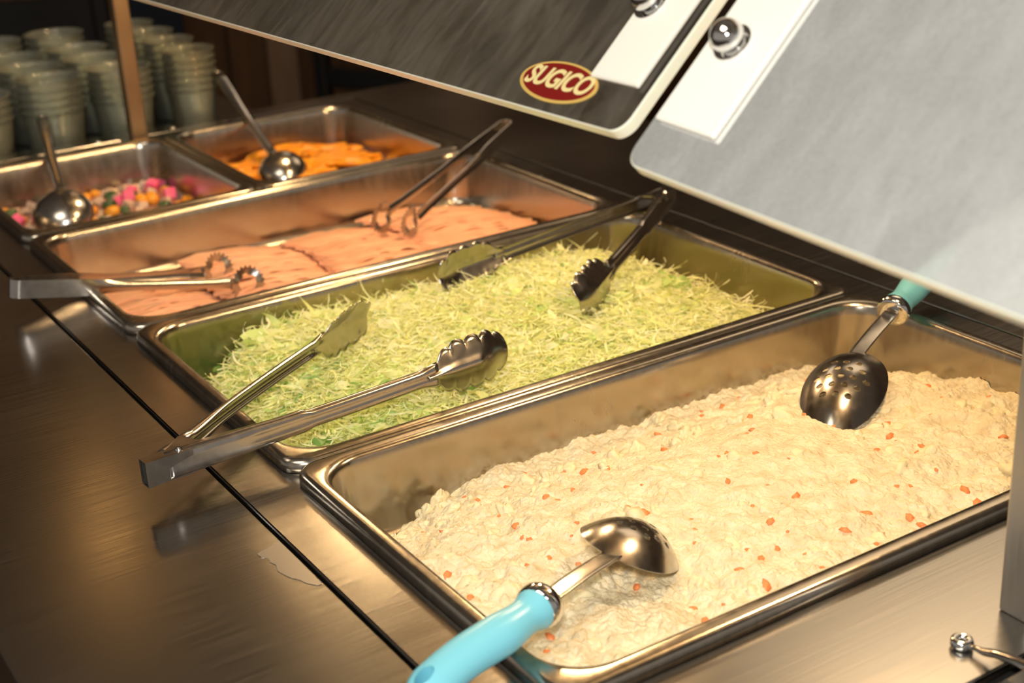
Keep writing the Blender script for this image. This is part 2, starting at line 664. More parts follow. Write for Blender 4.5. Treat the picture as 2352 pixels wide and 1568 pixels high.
def potato_h(x, y):
    # broad shape: high towards the camera side, sloping down to the far wall
    z = -0.014 - 0.028 * sstep(0.17, 0.30, y)
    z += 0.010 * math.exp(-((x - 0.40) ** 2 / 0.006 + (y - 0.215) ** 2 / 0.0020))
    z += 0.006 * math.exp(-((x - 0.28) ** 2 / 0.010 + (y - 0.14) ** 2 / 0.006))
    z -= 0.012 * sstep(0.44, 0.52, x) * sstep(0.05, 0.2, y)
    z -= 0.006 * sstep(0.42, 0.52, x)
    # the empty far-left corner
    d = (x - 0.0) * 0.55 + (0.315 - y)
    edge = 0.076 + 0.018 * fbm(x, y, 3.0, 24, 3)
    z = z + (-0.064 - z) * (1 - sstep(edge - 0.03, edge + 0.012, d))
    # hollow left beneath the near spoon
    z -= 0.010 * math.exp(-((x - 0.128) ** 2 / 0.0009 + (y - 0.072) ** 2 / 0.0009))
    z -= 0.013 * math.exp(-((x - 0.375) ** 2 / 0.0022 + (y - 0.180) ** 2 / 0.0016))
    # lumps: rough at left and edges, smoothed over in the middle
    sm = math.exp(-((x - 0.30) ** 2 / 0.022 + (y - 0.17) ** 2 / 0.010))
    am = 0.0052 * (1 - 0.62 * sm)
    z += am * fbm(x, y, 0.0, 42, 5)
    r = noise.voronoi(V((x * 85, y * 85, 2.0)))[0][0]
    z += (1 - 0.85 * sm) * 0.0030 * (0.45 - min(r, 0.9))
    r3 = noise.voronoi(V((x * 330, y * 330, 4.0)))[0][0]
    z += (1 - 0.7 * sm) * 0.0011 * (0.45 - min(r3, 0.9))
    r2 = noise.voronoi(V((x * 190, y * 190, 7.0)))[0][0]
    z += (1 - 0.7 * sm) * 0.0020 * (0.45 - min(r2, 0.9))
    z += 0.0009 * fbm(x, y, 9.0, 240, 3)
    return max(z, -0.0645)


ps = thing('potato_salad', 'creamy potato salad with carrot bits filling the nearest pan', 'potato salad', (0.265, 0.16, -0.06))
nx, ny = 640, 370
xs = np.linspace(0.0155, 0.5145, nx)
ys = np.linspace(0.0180, 0.3085, ny)
vs = []
rc = 0.030
for y in ys:
    for x in xs:
        z = potato_h(x, y)
        # pull grid corners into the rounded pan corners, and follow the draft of the walls
        X, Y = x, y
        cx = min(max(x, 0.0155 + rc), 0.5145 - rc)
        cy = min(max(y, 0.018 + rc), 0.3085 - rc)
        dx, dy = x - cx, y - cy
        if abs(dx) > 1e-9 and abs(dy) > 1e-9:
            L = math.hypot(dx, dy)
            mxd = max(abs(dx), abs(dy))
            X, Y = cx + dx * mxd / L, cy + dy * mxd / L
        vs.append((X, Y, z))
fs = [(j * nx + i, j * nx + i + 1, (j + 1) * nx + i + 1, (j + 1) * nx + i) for j in range(ny - 1) for i in range(nx - 1)]
mobj('salad_mass', vs, fs, M_potato, ps)


def ico_piece(name, m, scale, seedv, sub=2, rough=0.25, parent=None, cubic=False):
    bm = bmesh.new()
    if cubic:
        bmesh.ops.create_cube(bm, size=1.6)
        bmesh.ops.bevel(bm, geom=bm.edges[:], offset=0.14, segments=2, affect='EDGES')
    else:
        bmesh.ops.create_icosphere(bm, subdivisions=sub, radius=1.0)
    for v in bm.verts:
        k = 1 + rough * noise.noise(v.co * 1.4 + V((seedv, seedv * 2, 0))) + (0.25 * noise.noise(v.co * 4.0 + V((seedv, 0, 3))) if sub > 2 else 0)
        v.co = V((v.co.x * scale[0], v.co.y * scale[1], v.co.z * scale[2])) * k
    o = bobj(name, bm, m, None, sm=not cubic)
    if cubic:
        smooth(o.data, True)
        o.data.set_sharp_from_angle(angle=math.radians(35))
    if parent:
        o.parent = parent
    return o


def scatter(protos, n, rect, hf, parent, smin, smax, dz, name, rnd, skip=None, tilt=0.5):
    used = set()
    c = 0
    while c < n:
        x = rnd.uniform(rect[0], rect[2])
        y = rnd.uniform(rect[1], rect[3])
        if skip and skip(x, y):
            continue
        k = rnd.randrange(len(protos))
        if k not in used:
            o = protos[k]
            used.add(k)
        else:
            o = protos[k].copy()
            COL.objects.link(o)
        s = rnd.uniform(smin, smax)
        o.scale = (s, s, s)
        o.rotation_euler = (rnd.uniform(-tilt, tilt), rnd.uniform(-tilt, tilt), rnd.uniform(0, 6.28))
        o.location = V((x, y, hf(x, y) + dz)) - V(parent.location)
        o.parent = parent
        c += 1


rnd = random.Random(5)
skipc = lambda x, y: potato_h(x, y) < -0.055
pr = [ico_piece('carrot_bit', M_carrot, (0.0042, 0.0026, 0.0020), k, 1, 0.5) for k in range(4)]
scatter(pr, 120, (0.022, 0.024, 0.505, 0.295), potato_h, ps, 0.4, 1.25, -0.0005, 'carrot_bit', rnd, skipc)
pr = [ico_piece('potato_chunk', M_chunk, (0.0085, 0.0070, 0.0055), k + 10, 3, 0.75) for k in range(5)]
scatter(pr, 90, (0.026, 0.030, 0.50, 0.285), potato_h, ps, 0.5, 1.2, -0.0038, 'potato_chunk', rnd, skipc)
# crumbly lumps along the broken far-left edge of the mass
rim = []
for _ in range(4000):
    x = rnd.uniform(0.03, 0.42)
    y = rnd.uniform(0.16, 0.298)
    h = potato_h(x, y)
    if -0.056 < h < -0.022 and abs(potato_h(x - 0.006, y + 0.006) - h) > 0.0035:
        rim.append((x, y, h))
    if len(rim) > 75:
        break
for (x, y, h) in rim:
    o = pr[rnd.randrange(5)].copy()
    COL.objects.link(o)
    s = rnd.uniform(0.35, 0.95)
    o.scale = (s, s * rnd.uniform(0.6, 1), s * rnd.uniform(0.6, 1))
    o.rotation_euler = (rnd.uniform(0, 6), rnd.uniform(0, 6), rnd.uniform(0, 6))
    o.location = V((x, y, h - 0.0012)) - V(ps.location)
    o.parent = ps


# ------------------------------------------------------------------ shredded cabbage
def cab_h(x, y):
    u = (x - 0.265) / 0.245
    v = (y - 0.4875) / 0.150
    z = -0.012
    z -= 0.016 * sstep(0.70, 1.0, abs(u)) * (1.0 if u > 0 else 0.7)
    z -= 0.013 * sstep(0.55, 1.0, v)
    z -= 0.010 * sstep(0.5, 1.0, -v)
    z += 0.008 * math.exp(-((x - 0.34) ** 2 / 0.010 + (y - 0.50) ** 2 / 0.006))
    z += 0.006 * math.exp(-((x - 0.13) ** 2 / 0.004 + (y - 0.585) ** 2 / 0.0010))
    # the heap stops short of the left end and the far-left corner
    z -= 0.034 * (1 - sstep(0.015, 0.075, x + 0.25 * (0.62 - y) * (1 if y > 0.5 else 0.4) - 0.05 * sstep(0.52, 0.63, y)))
    z -= 0.040 * sstep(0.445, 0.495, x + 0.15 * (y - 0.47))
    z += 0.004 * fbm(x, y, 5.0, 18, 4)
    return max(z, -0.062)


cb = thing('shredded_cabbage', 'heap of finely shredded pale green cabbage in the second pan', 'shredded cabbage', (0.265, 0.4875, -0.06))
nx, ny = 110, 66
xs = np.linspace(0.0165, 0.5135, nx)
ys = np.linspace(0.3445, 0.6325, ny)
vs = []
for y in ys:
    for x in xs:
        cx = min(max(x, 0.0165 + rc), 0.5135 - rc)
        cy = min(max(y, 0.3445 + rc), 0.6325 - rc)
        dx, dy = x - cx, y - cy
        X, Y = x, y
        if abs(dx) > 1e-9 and abs(dy) > 1e-9:
            L = math.hypot(dx, dy)
            mxd = max(abs(dx), abs(dy))
            X, Y = cx + dx * mxd / L, cy + dy * mxd / L
        vs.append((X, Y, cab_h(x, y) - 0.0055))
fs = [(j * nx + i, j * nx + i + 1, (j + 1) * nx + i + 1, (j + 1) * nx + i) for j in range(ny - 1) for i in range(nx - 1)]
mobj('cabbage_core', vs, fs, M_cabbase, cb)
rnd = random.Random(11)
sv, sf, tone = [], [], []


def shred(p0, L, wd, seg, curl, lift, tn, az):
    global sv, sf, tone
    base = len(sv)
    x, y, z = p0
    tilt = rnd.uniform(-0.3, 0.35)
    tw = rnd.uniform(0, PI)
    dtw = rnd.uniform(-0.7, 0.7)
    pts = []
    a = az
    el = tilt
    del_ = rnd.uniform(-0.6, 0.2) * lift
    for i in range(seg + 1):
        pts.append((x, y, z, a, el, tw))
        st = L / seg
        x += math.cos(a) * math.cos(el) * st
        y += math.sin(a) * math.cos(el) * st
        z += math.sin(el) * st
        a += curl / seg
        el += del_ / seg * 3
        tw += dtw
        if 0.018 < x < 0.512 and 0.346 < y < 0.631:
            h = cab_h(x, y) - 0.004
            if z < h:
                z = h + rnd.uniform(0, 0.002)
                el = abs(el) * 0.3
    for i, (x, y, z, a, el, tw) in enumerate(pts):
        x = min(max(x, 0.0150), 0.5150)
        y = min(max(y, 0.3425), 0.6345)
        k = math.sin(PI * (0.12 + 0.8 * i / seg))
        ww = wd * (0.35 + 0.65 * k) * 0.5
        sx, sy, sz = -math.sin(a) * math.cos(tw), math.cos(a) * math.cos(tw), math.sin(tw)
        sv.append((x + sx * ww, y + sy * ww, z + sz * ww))
        sv.append((x - sx * ww, y - sy * ww, z - sz * ww))
        tone += [tn, tn]
    for i in range(seg):
        b = base + 2 * i
        sf.append((b, b + 1, b + 3, b + 2))


cnt = 0
while cnt < 19000:
    x = rnd.uniform(0.020, 0.510)
    y = rnd.uniform(0.348, 0.630)
    h = cab_h(x, y)
    if h < -0.052 and rnd.random() < 0.93:
        continue
    tn = min(1, max(0, rnd.gauss(0.30, 0.22) + 0.22 * fbm(x, y, 8, 14, 3) + 0.22 * sstep(0.20, 0.03, x)))
    L = rnd.uniform(0.010, 0.034)
    shred((x, y, h + rnd.uniform(-0.006, 0.0035)), L, rnd.uniform(0.0008, 0.0022), 8, rnd.gauss(0, 4.2), rnd.uniform(0.5, 1.8), tn, rnd.uniform(0, 2 * PI))
    cnt += 1
for _ in range(520):      # broader bits of leaf
    x = rnd.uniform(0.03, 0.49)
    y = rnd.uniform(0.36, 0.62)
    h = cab_h(x, y)
    if h < -0.045:
        continue
    tn = min(1, max(0, rnd.gauss(0.35, 0.28) + 0.3 * sstep(0.25, 0.05, x)))
    shred((x, y, h + rnd.uniform(-0.002, 0.003)), rnd.uniform(0.012, 0.026), rnd.uniform(0.004, 0.009), 6, rnd.gauss(0, 0.9), 0.8, tn, rnd.uniform(0, 2 * PI))
for _ in range(420):      # long stray threads standing out of the heap
    x = rnd.uniform(0.05, 0.49)
    y = rnd.uniform(0.36, 0.625)
    h = cab_h(x, y)
    if h < -0.045:
        continue
    shred((x, y, h), rnd.uniform(0.025, 0.05), rnd.uniform(0.0008, 0.0015), 10, rnd.gauss(0, 2.5), 2.2, rnd.uniform(0.0, 0.5), rnd.uniform(0, 2 * PI))
# big curled green leaf pieces at the left of the heap
for (x, y, tn) in ((0.075, 0.615, 1.0), (0.118, 0.60, 0.86), (0.130, 0.607, 0.80), (0.105, 0.595, 0.7), (0.145, 0.60, 0.6), (0.16, 0.595, 0.5), (0.06, 0.60, 0.9), (0.42, 0.46, 0.85), (0.44, 0.47, 0.9), (0.21, 0.47, 0.75), (0.10, 0.58, 0.8)):
    for q in range(3):
        shred((x + rnd.uniform(-.006, .006), y + rnd.uniform(-.006, .006), cab_h(x, y) + 0.001), rnd.uniform(0.018, 0.032), rnd.uniform(0.006, 0.013), 8, rnd.gauss(0, 1.5), 1.5, tn, rnd.uniform(0, 2 * PI))
so = mobj('shreds', sv, sf, M_cab, cb)
so['kind'] = 'stuff'
at = so.data.attributes.new('tone', 'FLOAT', 'POINT')
at.data.foreach_set('value', tone)


# ------------------------------------------------------------------ sliced meat fans
def ham_slice(w_, l_, seedv, th=0.0027):
    nx_, ny_ = 16, 6
    top, bot = [], []
    for j in range(ny_ + 1):
        for i in range(nx_ + 1):
            u, v = i / nx_ * 2 - 1, j / ny_ * 2 - 1
            # superellipse outline with an uneven edge
            k = 1 + 0.05 * noise.noise(V((u * 2.5, v * 2.5, seedv * 3.7)))
            k2 = 1 + 0.10 * noise.noise(V((u * 3.5, v * 0.5, seedv * 9.1)))
            X = u * w_ / 2 * math.sqrt(max(0, 1 - 0.28 * v * v)) * k
            Y = v * l_ / 2 * math.sqrt(max(0, 1 - 0.30 * u ** 4)) * k * k2
            X += 0.0035 * noise.noise(V((v * 3, seedv * 2.1, 0.5))) if abs(u) > 0.7 else 0
            Z = 0.0026 * noise.noise(V((u * 3.2, v * 1.5, seedv * 5.3))) - 0.0050 * abs(u) ** 3
            top.append((X, Y, Z + th / 2))
            bot.append((X, Y, Z - th / 2))
    n = len(top)
    vs = top + bot
    fs = []
    W_ = nx_ + 1
    for j in range(ny_):
        for i in range(nx_):
            a = j * W_ + i
            fs.append((a, a + 1, a + W_ + 1, a + W_))
            fs.append((n + a, n + a + W_, n + a + W_ + 1, n + a + 1))
    for i in range(nx_):
        fs.append((i, n + i, n + i + 1, i + 1))
        a = ny_ * W_ + i
        fs.append((a, a + 1, n + a + 1, n + a))
    for j in range(ny_):
        a = j * W_
        fs.append((a, a + W_, n + a + W_, n + a))
        a = j * W_ + nx_
        fs.append((a, n + a, n + a + W_, a + W_))
    me = bpy.data.meshes.new('meat_slice')
    me.from_pydata(vs, [], fs)
    me.materials.append(M_ham)
    smooth(me)
    me.set_sharp_from_angle(angle=math.radians(50))
    return me


rnd = random.Random(3)
fans = [(0.085, 0.128, 'leftmost fan'), (0.200, 0.132, 'second fan from left'), (0.315, 0.128, 'third fan from left'), (0.428, 0.150, 'rightmost fan')]
hm = [ham_slice(0.130, 0.062, k) for k in range(6)]
ORD = ['nearest', 'second', 'third', 'fourth', 'fifth', 'sixth', 'seventh', 'eighth', 'ninth', 'tenth', 'eleventh', 'twelfth', 'thirteenth', 'fourteenth',
       'fifteenth', 'sixteenth', 'seventeenth', 'eighteenth', 'nineteenth', 'twentieth', 'twenty-first', 'farthest']
for gi, (cx, wd, desc) in enumerate(fans):
    for k in range(22):
        y = 0.692 + k * 0.0104
        o = bpy.data.objects.new('meat_slice', hm[rnd.randrange(6)])
        link(o)
        f = k / 21
        zz = -0.0500 + 0.0075 * math.sin(PI * min(1, max(0, f))) + (0.0, 0.0034, 0.0050, 0.0068)[gi] - 0.0045 * (gi == 3) * (1 - f)
        o.scale = (wd / 0.130, 1, 1)
        ky = y + 0.010 * math.sin(gi * 2.0)
        if ky + 0.031 > 0.952:
            ky = 0.952 - 0.031
        if ky - 0.031 < 0.672:
            ky = 0.672 + 0.031
        o.location = (cx + 0.006 * math.sin(k * 0.35 + gi) + rnd.uniform(-0.0015, 0.0015), ky, zz)
        o.rotation_euler = (-0.21 + rnd.uniform(-0.015, 0.015), 0.09, rnd.uniform(-0.035, 0.035) + (0.05, -0.04, 0.07, -0.05)[gi])
        tag(o, 'pink meat slice, %s from the near side in the %s' % (ORD[k] if k else 'first', desc), 'meat slice', 'sliced meat, %s' % desc)

# ------------------------------------------------------------------ diced pickles pan
def surf(name, x0, y0, x1, y1, z, m, label, cat):
    r = rrect(x0, y0, x1, y1, 0.026, z)
    b = rrect(x0, y0, x1, y1, 0.026, z - 0.006)
    vs, fs = loft([b, r])
    o = mobj(name, vs, fs, m, None, False)
    o.data.transform(Matrix.Translation((-(x0 + x1) / 2, -(y0 + y1) / 2, -z)))
    o.location = ((x0 + x1) / 2, (y0 + y1) / 2, z)
    return tag(o, label, cat)


surf('pickling_liquid', 0.0165, 0.994, 0.2485, 1.281, -0.0515, M_brine, 'thin pinkish liquid in the far left pan round the diced pickles', 'liquid')
surf('syrup', 0.2815, 0.994, 0.5135, 1.281, -0.0500, M_syrup, 'dark amber syrup under the orange fruit slices', 'syrup')
rnd = random.Random(21)
kinds = {
    'pink': (M_pink, (0.0075, 0.0075, 0.0075), True, 'pink_cube', 'bright pink diced cube', 'pickle cube'),
    'orange': (M_orange_piece, (0.0085, 0.0070, 0.0055), False, 'orange_piece', 'orange carrot piece', 'carrot piece'),
    'green': (M_green, (0.0090, 0.0080, 0.0055), False, 'green_piece', 'dark green cucumber piece', 'cucumber piece'),
    'pale': (M_pale, (0.0080, 0.0065, 0.0050), True, 'pale_piece', 'pale translucent diced radish piece', 'radish piece'),
}
protos = {}
for kn, (m, s, cu, nm, lb, ct_) in kinds.items():
    protos[kn] = ico_piece(nm, m, s, len(kn), 2, 0.08 if cu else 0.2, None, cu)
placed = {k: 0 for k in kinds}


def piece(kn, x, y, z, sc_=1.0, where='', grp=None):
    m, s, cu, nm, lb, ct_ = kinds[kn]
    if placed[kn] == 0:
        o = protos[kn]
    else:
        o = protos[kn].copy()
        COL.objects.link(o)
    placed[kn] += 1
    o.location = (x, y, z)
    o.scale = (sc_, sc_, sc_)
    o.rotation_euler = (rnd.uniform(-0.5, 0.5), rnd.uniform(-0.5, 0.5), rnd.uniform(0, 6))
    for k in ('group',):
        if k in o:
            del o[k]
    tag(o, lb + ' ' + where, ct_, grp)


zc = -0.045
for x, y, wh in ((0.223, 1.232, 'highest of three at the right of the pickle pan'), (0.228, 1.185, 'lowest of three at the right of the pickle pan'),
                 (0.184, 1.209, 'left of three at the right of the pickle pan'), (0.044, 1.193, 'alone at the left corner of the pickle pan')):
    piece('pink', x, y, zc, 1.15, wh)
piece('green', 0.153, 1.189, zc, 1.2, 'on the pickles just right of the ladle bowl')
piece('green', 0.043, 1.229, zc, 1.3, 'at the left corner of the pickle pan')
piece('orange', 0.203, 1.179, zc, 1.2, 'between the pink cubes in the pickle pan')
piece('orange', 0.192, 1.183, zc, 1.1, 'left of centre between the pink cubes')
piece('orange', 0.147, 1.159, zc, 1.2, 'just right of the ladle bowl, below the green piece')
piece('orange', 0.050, 1.200, zc, 1.0, 'at the left corner of the pickle pan beside a pink cube')
fixed = [(0.223, 1.232), (0.228, 1.185), (0.184, 1.209), (0.044, 1.193), (0.153, 1.189), (0.043, 1.229), (0.203, 1.179), (0.147, 1.159), (0.05, 1.2)]
n = 0
spots = list(fixed)
tries = 0
while n < 120 and tries < 6000:
    tries += 1
    x = rnd.uniform(0.030, 0.240)
    y = rnd.uniform(1.01, 1.268)
    if min(math.hypot(x - a, y - b) for a, b in spots) < 0.0125:
        continue
    spots.append((x, y))
    kn = rnd.choices(['pale', 'pink', 'orange', 'green'], (0.58, 0.12, 0.20, 0.10))[0]
    zz = -0.0490 if kn == 'pale' else -0.0515 + rnd.uniform(0, 0.003)
    piece(kn, x, y, zz, rnd.uniform(0.8, 1.1), 'among the mixed diced pickles in the far left pan', {'pale': 'pale radish dice', 'pink': 'sunken pink cubes', 'orange': 'sunken carrot pieces', 'green': 'sunken cucumber pieces'}[kn])
    n += 1

# ------------------------------------------------------------------ fruit slices
def crescent(seedv, L=0.052, wd=0.015, th=0.008):
    rings = []
    n_ = 14
    for i in range(n_ + 1):
        u = i / n_ * 2 - 1
        a = u * 1.25
        c = V((L / 2 * math.sin(a) / math.sin(1.25), 0.018 * (math.cos(a) - 0.6), 0.0015 * noise.noise(V((u * 2, seedv, 0)))))
        k = math.sqrt(max(0.02, 1 - abs(u) ** 2.6))
        t = V((math.cos(a), -0.7 * math.sin(a), 0)).normalized()
        sd = V((-t.y, t.x, 0))
        ring = []
        for q in range(10):
            th_ = 2 * PI * q / 10
            ring.append(c + sd * (wd / 2 * k * math.cos(th_)) + V((0, 0, th / 2 * k * math.sin(th_))))
        rings.append(ring)
    vs, fs = loft(rings)
    me = bpy.data.meshes.new('fruit_slice')
    me.from_pydata([tuple(v) for v in vs], [], fs)
    me.materials.append(M_peach)
    smooth(me)
    return me


cms = [crescent(k, 0.048 + 0.004 * k, 0.014 + 0.0015 * k) for k in range(4)]
rnd = random.Random(8)
for i in range(85):
    x = rnd.uniform(0.307, 0.488)
    y = rnd.uniform(1.020, 1.256)
    o = bpy.data.objects.new('fruit_slice', cms[rnd.randrange(4)])
    link(o)
    hgt = 0.010 * math.exp(-((x - 0.42) ** 2 / 0.006 + (y - 1.16) ** 2 / 0.010))
    o.location = (x, y, -0.0475 + hgt + rnd.uniform(0, 0.0045))
    o.rotation_euler = (rnd.uniform(-0.45, 0.45), rnd.uniform(-0.2, 0.2), rnd.choice([0, PI]) + rnd.gauss(0, 0.6))
    o.scale = (1, 1, 1)
    tag(o, 'glossy orange fruit crescent heaped in syrup in the far right pan', 'fruit slice', 'orange fruit slices in the far right pan')


# ------------------------------------------------------------------ scalloped tongs
def basis(x, zup):
    """columns: x along, y = side (inward), z = up"""
    x = x.normalized()
    y = zup.cross(x).normalized()
    z = x.cross(y)
    return x, y, z


def tong_arm(p0, p1, side, parent, stp=0.2, up=V((0, 0, 1)), h0=0.0176, h1=0.0125, tilt=0.0, hollow=0.0085, pad_l=0.078, pad_w=0.041):
    """channel arm from the hinge p0 to the tip p1; side=+1/-1: the open side of the channel"""
    p0, p1 = V(p0), V(p1)
    x, y, z = basis(p1 - p0, up)
    if tilt:
        rot = Matrix.Rotation(tilt, 3, x)
        y, z = rot @ y, rot @ z
    L = (p1 - p0).length
    y = y * side
    la = L - pad_l
    rings = []
    n_ = 60
    for i in range(n_ + 1):
        s = i / n_
        h = (h0 + (h1 - h0) * (0.4 * sstep(0.0, stp, s) + 0.6 * sstep(stp, stp + 0.03, s))) / 2
        d = hollow * (1 - 0.45 * sstep(0.18, 0.40, s))
        if s > 0.93:
            h *= 1 + 0.5 * (s - 0.93) / 0.07
            d *= 1 - 0.6 * (s - 0.93) / 0.07
        u = 0.012 + s * (la - 0.002)
        r = min(0.0022, h * 0.5)
        bow = 0.0025 * math.sin(PI * s)
        rib = 0.0007 * sstep(0.24, 0.32, s)
        pr_ = [(d, h), (r * 1.2, h), (r * 0.35, h - r * 0.35), (0, h - r), (rib * 0.2, h * 0.30), (rib, 0.0), (rib * 0.2, -h * 0.30), (0, -h + r), (r * 0.35, -h + r * 0.35), (r * 1.2, -h), (d, -h)]
        rings.append([p0 + x * u + y * (a - bow - 0.004) + z * b for a, b in pr_])
    vs, fs = loft(rings, cap=False, closed=False)
    o = mobj('arm', vs, fs, M_tool, parent)
    solid(o, 0.0009, 0)
    # scalloped gripper
    nu, nv = 88, 14
    gv = []
    for i in range(nu + 1):
        s = i / nu
        # outline half width with five lobes
        e = math.sqrt(max(0.0, 1 - ((s - 0.48) / 0.525) ** 4)) if s > 0.48 else (0.30 + 0.70 * sstep(0.0, 0.40, s))
        lob = 0.0036 * (abs(math.sin(PI * (s * 5.5 + 0.25))) ** 0.8) * sstep(0.06, 0.22, s)
        hw = pad_w / 2 * e * 0.84
        lob *= (1 if e > 0.3 else e * 3)
        for j in range(nv + 1):
            t = j / nv * 2 - 1
            cup = 0.0060 * (t * t) * min(1, e * 1.1)
            rib = -0.0022 * math.exp(-(t / 0.22) ** 2) * (1 - sstep(0.60, 0.72, s))
            tip = 0.006 * sstep(0.55, 1.0, s) ** 2
            fl_ = 0.0002 * math.sin(PI * (s * 11.2)) * t * t
            gv.append(p0 + x * (la + s * pad_l) + y * (cup + tip + rib + fl_ - 0.004) + z * (hw * t + lob * math.copysign(abs(t) ** 5, t)))
    gf = [(i * (nv + 1) + j, i * (nv + 1) + j + 1, (i + 1) * (nv + 1) + j + 1, (i + 1) * (nv + 1) + j) for i in range(nu) for j in range(nv)]
    g = mobj('gripper', gv, gf, M_tool, parent)
    solid(g, 0.0008, 0)
    return x, y, z


def scallop_tongs(label, hinge, tips, sides, tilts=(0, 0), tube_=True, group=None):
    t = thing('serving_tongs', label, 'tongs', hinge, group)
    fr_ = []
    for tip, sd, tl, sp_ in zip(tips, sides, tilts, (0.14, 0.47)):
        fr_.append(tong_arm(hinge, tip, sd, t, stp=sp_, tilt=tl))
    h = V(hinge)
    x = (V(tips[1]) - h).normalized()
    z = V((0, 0, 1))
    # rivet through the hinge plates
    bm = bmesh.new()
    c = h + x * 0.022
    bmesh.ops.create_cone(bm, cap_ends=True, segments=20, radius1=0.0030, radius2=0.0022, depth=0.0015, matrix=Matrix.Translation(c + z * 0.0093))
    bmesh.ops.create_cone(bm, cap_ends=True, segments=20, radius1=0.0014, radius2=0.0010, depth=0.0012, matrix=Matrix.Translation(c + z * 0.0104))
    bobj('rivet', bm, M_chrome, t, True, 40)
    # folded hinge plates joining both arms (top and bottom)
    xa = (V(tips[0]) - h).normalized()
    for zz, nm in ((0.0083, 'hinge_plate'), (-0.0083, 'hinge_plate')):
        ang0 = math.atan2(x.y, x.x)
        ang1 = math.atan2(xa.y, xa.x)
        pts = []
        base = [h + x * 0.001, h + x * 0.046, h + (x + xa) * 0.019, h + xa * 0.044, h + xa * 0.001]
        nn = V((-x.y, x.x, 0)).normalized()
        sgn = 1 if nn.dot(xa) > 0 else -1
        base = [h - nn * sgn * 0.0035 + x * 0.001, h - nn * sgn * 0.0035 + x * 0.050, h + nn * sgn * 0.0035 + x * 0.040, h + x * 0.020 + xa * 0.018, h + xa * 0.040, h + xa * 0.012 + nn * sgn * 0.004, h + nn * sgn * 0.006]
        vs = [p + z * (zz + 0.0005) for p in base] + [p + z * (zz - 0.0005) for p in base]
        m_ = len(base)
        fs = [tuple(range(m_)), tuple(range(2 * m_ - 1, m_ - 1, -1))] + [(i, (i + 1) % m_, m_ + (i + 1) % m_, m_ + i) for i in range(m_)]
        bm = bmesh.new()
        bv = [bm.verts.new(v) for v in vs]
        for f in fs:
            bm.faces.new([bv[i] for i in f])
        bobj(nm, bm, M_tool, t)
    # square pull ring collar at the hinge end of the lower arm
    rings = []
    a_, b_ = frame_of(x)
    side = nn * sgn
    rr = []
    for (p, q) in ((-0.0042, 0.0088), (0.0052, 0.0088), (0.0052, -0.0088), (-0.0042, -0.0088)):
        rr.append((p, q))
    for u in (-0.004, 0.030):
        rings.append([h + x * u + side * p + z * (q if u < 0 else q * 0.97) for p, q in rr])
    vs, fs = loft(rings, cap=False)
    o = mobj('collar', vs, fs, M_tool, t, False)
    solid(o, 0.0009, 0)
    bake(o)
    rings = [[h + x * u + side * p * 0.88 + z * q * 0.93 for p, q in rr] for u in (-0.0030, 0.004)]
    vs, fs = loft(rings)
    mobj('opening_shade', vs, fs, M_dark, t, False)  # near-black plug painted as the shade inside the open tube end
    return t


scallop_tongs('scalloped steel tongs resting hinge-first on the near left corner of the cabbage pan',
              (-0.089, 0.346, 0.0162), [(0.158, 0.518, 0.0140), (0.207, 0.371, 0.0165)], (-1, 1), (0.25, -0.15))
scallop_tongs('scalloped steel tongs with hinge over the far right rim of the cabbage pan',
              (0.545, 0.598, 0.022), [(0.262, 0.578, 0.004), (0.318, 0.432, 0.011)], (1, -1), (0.2, 0.35))


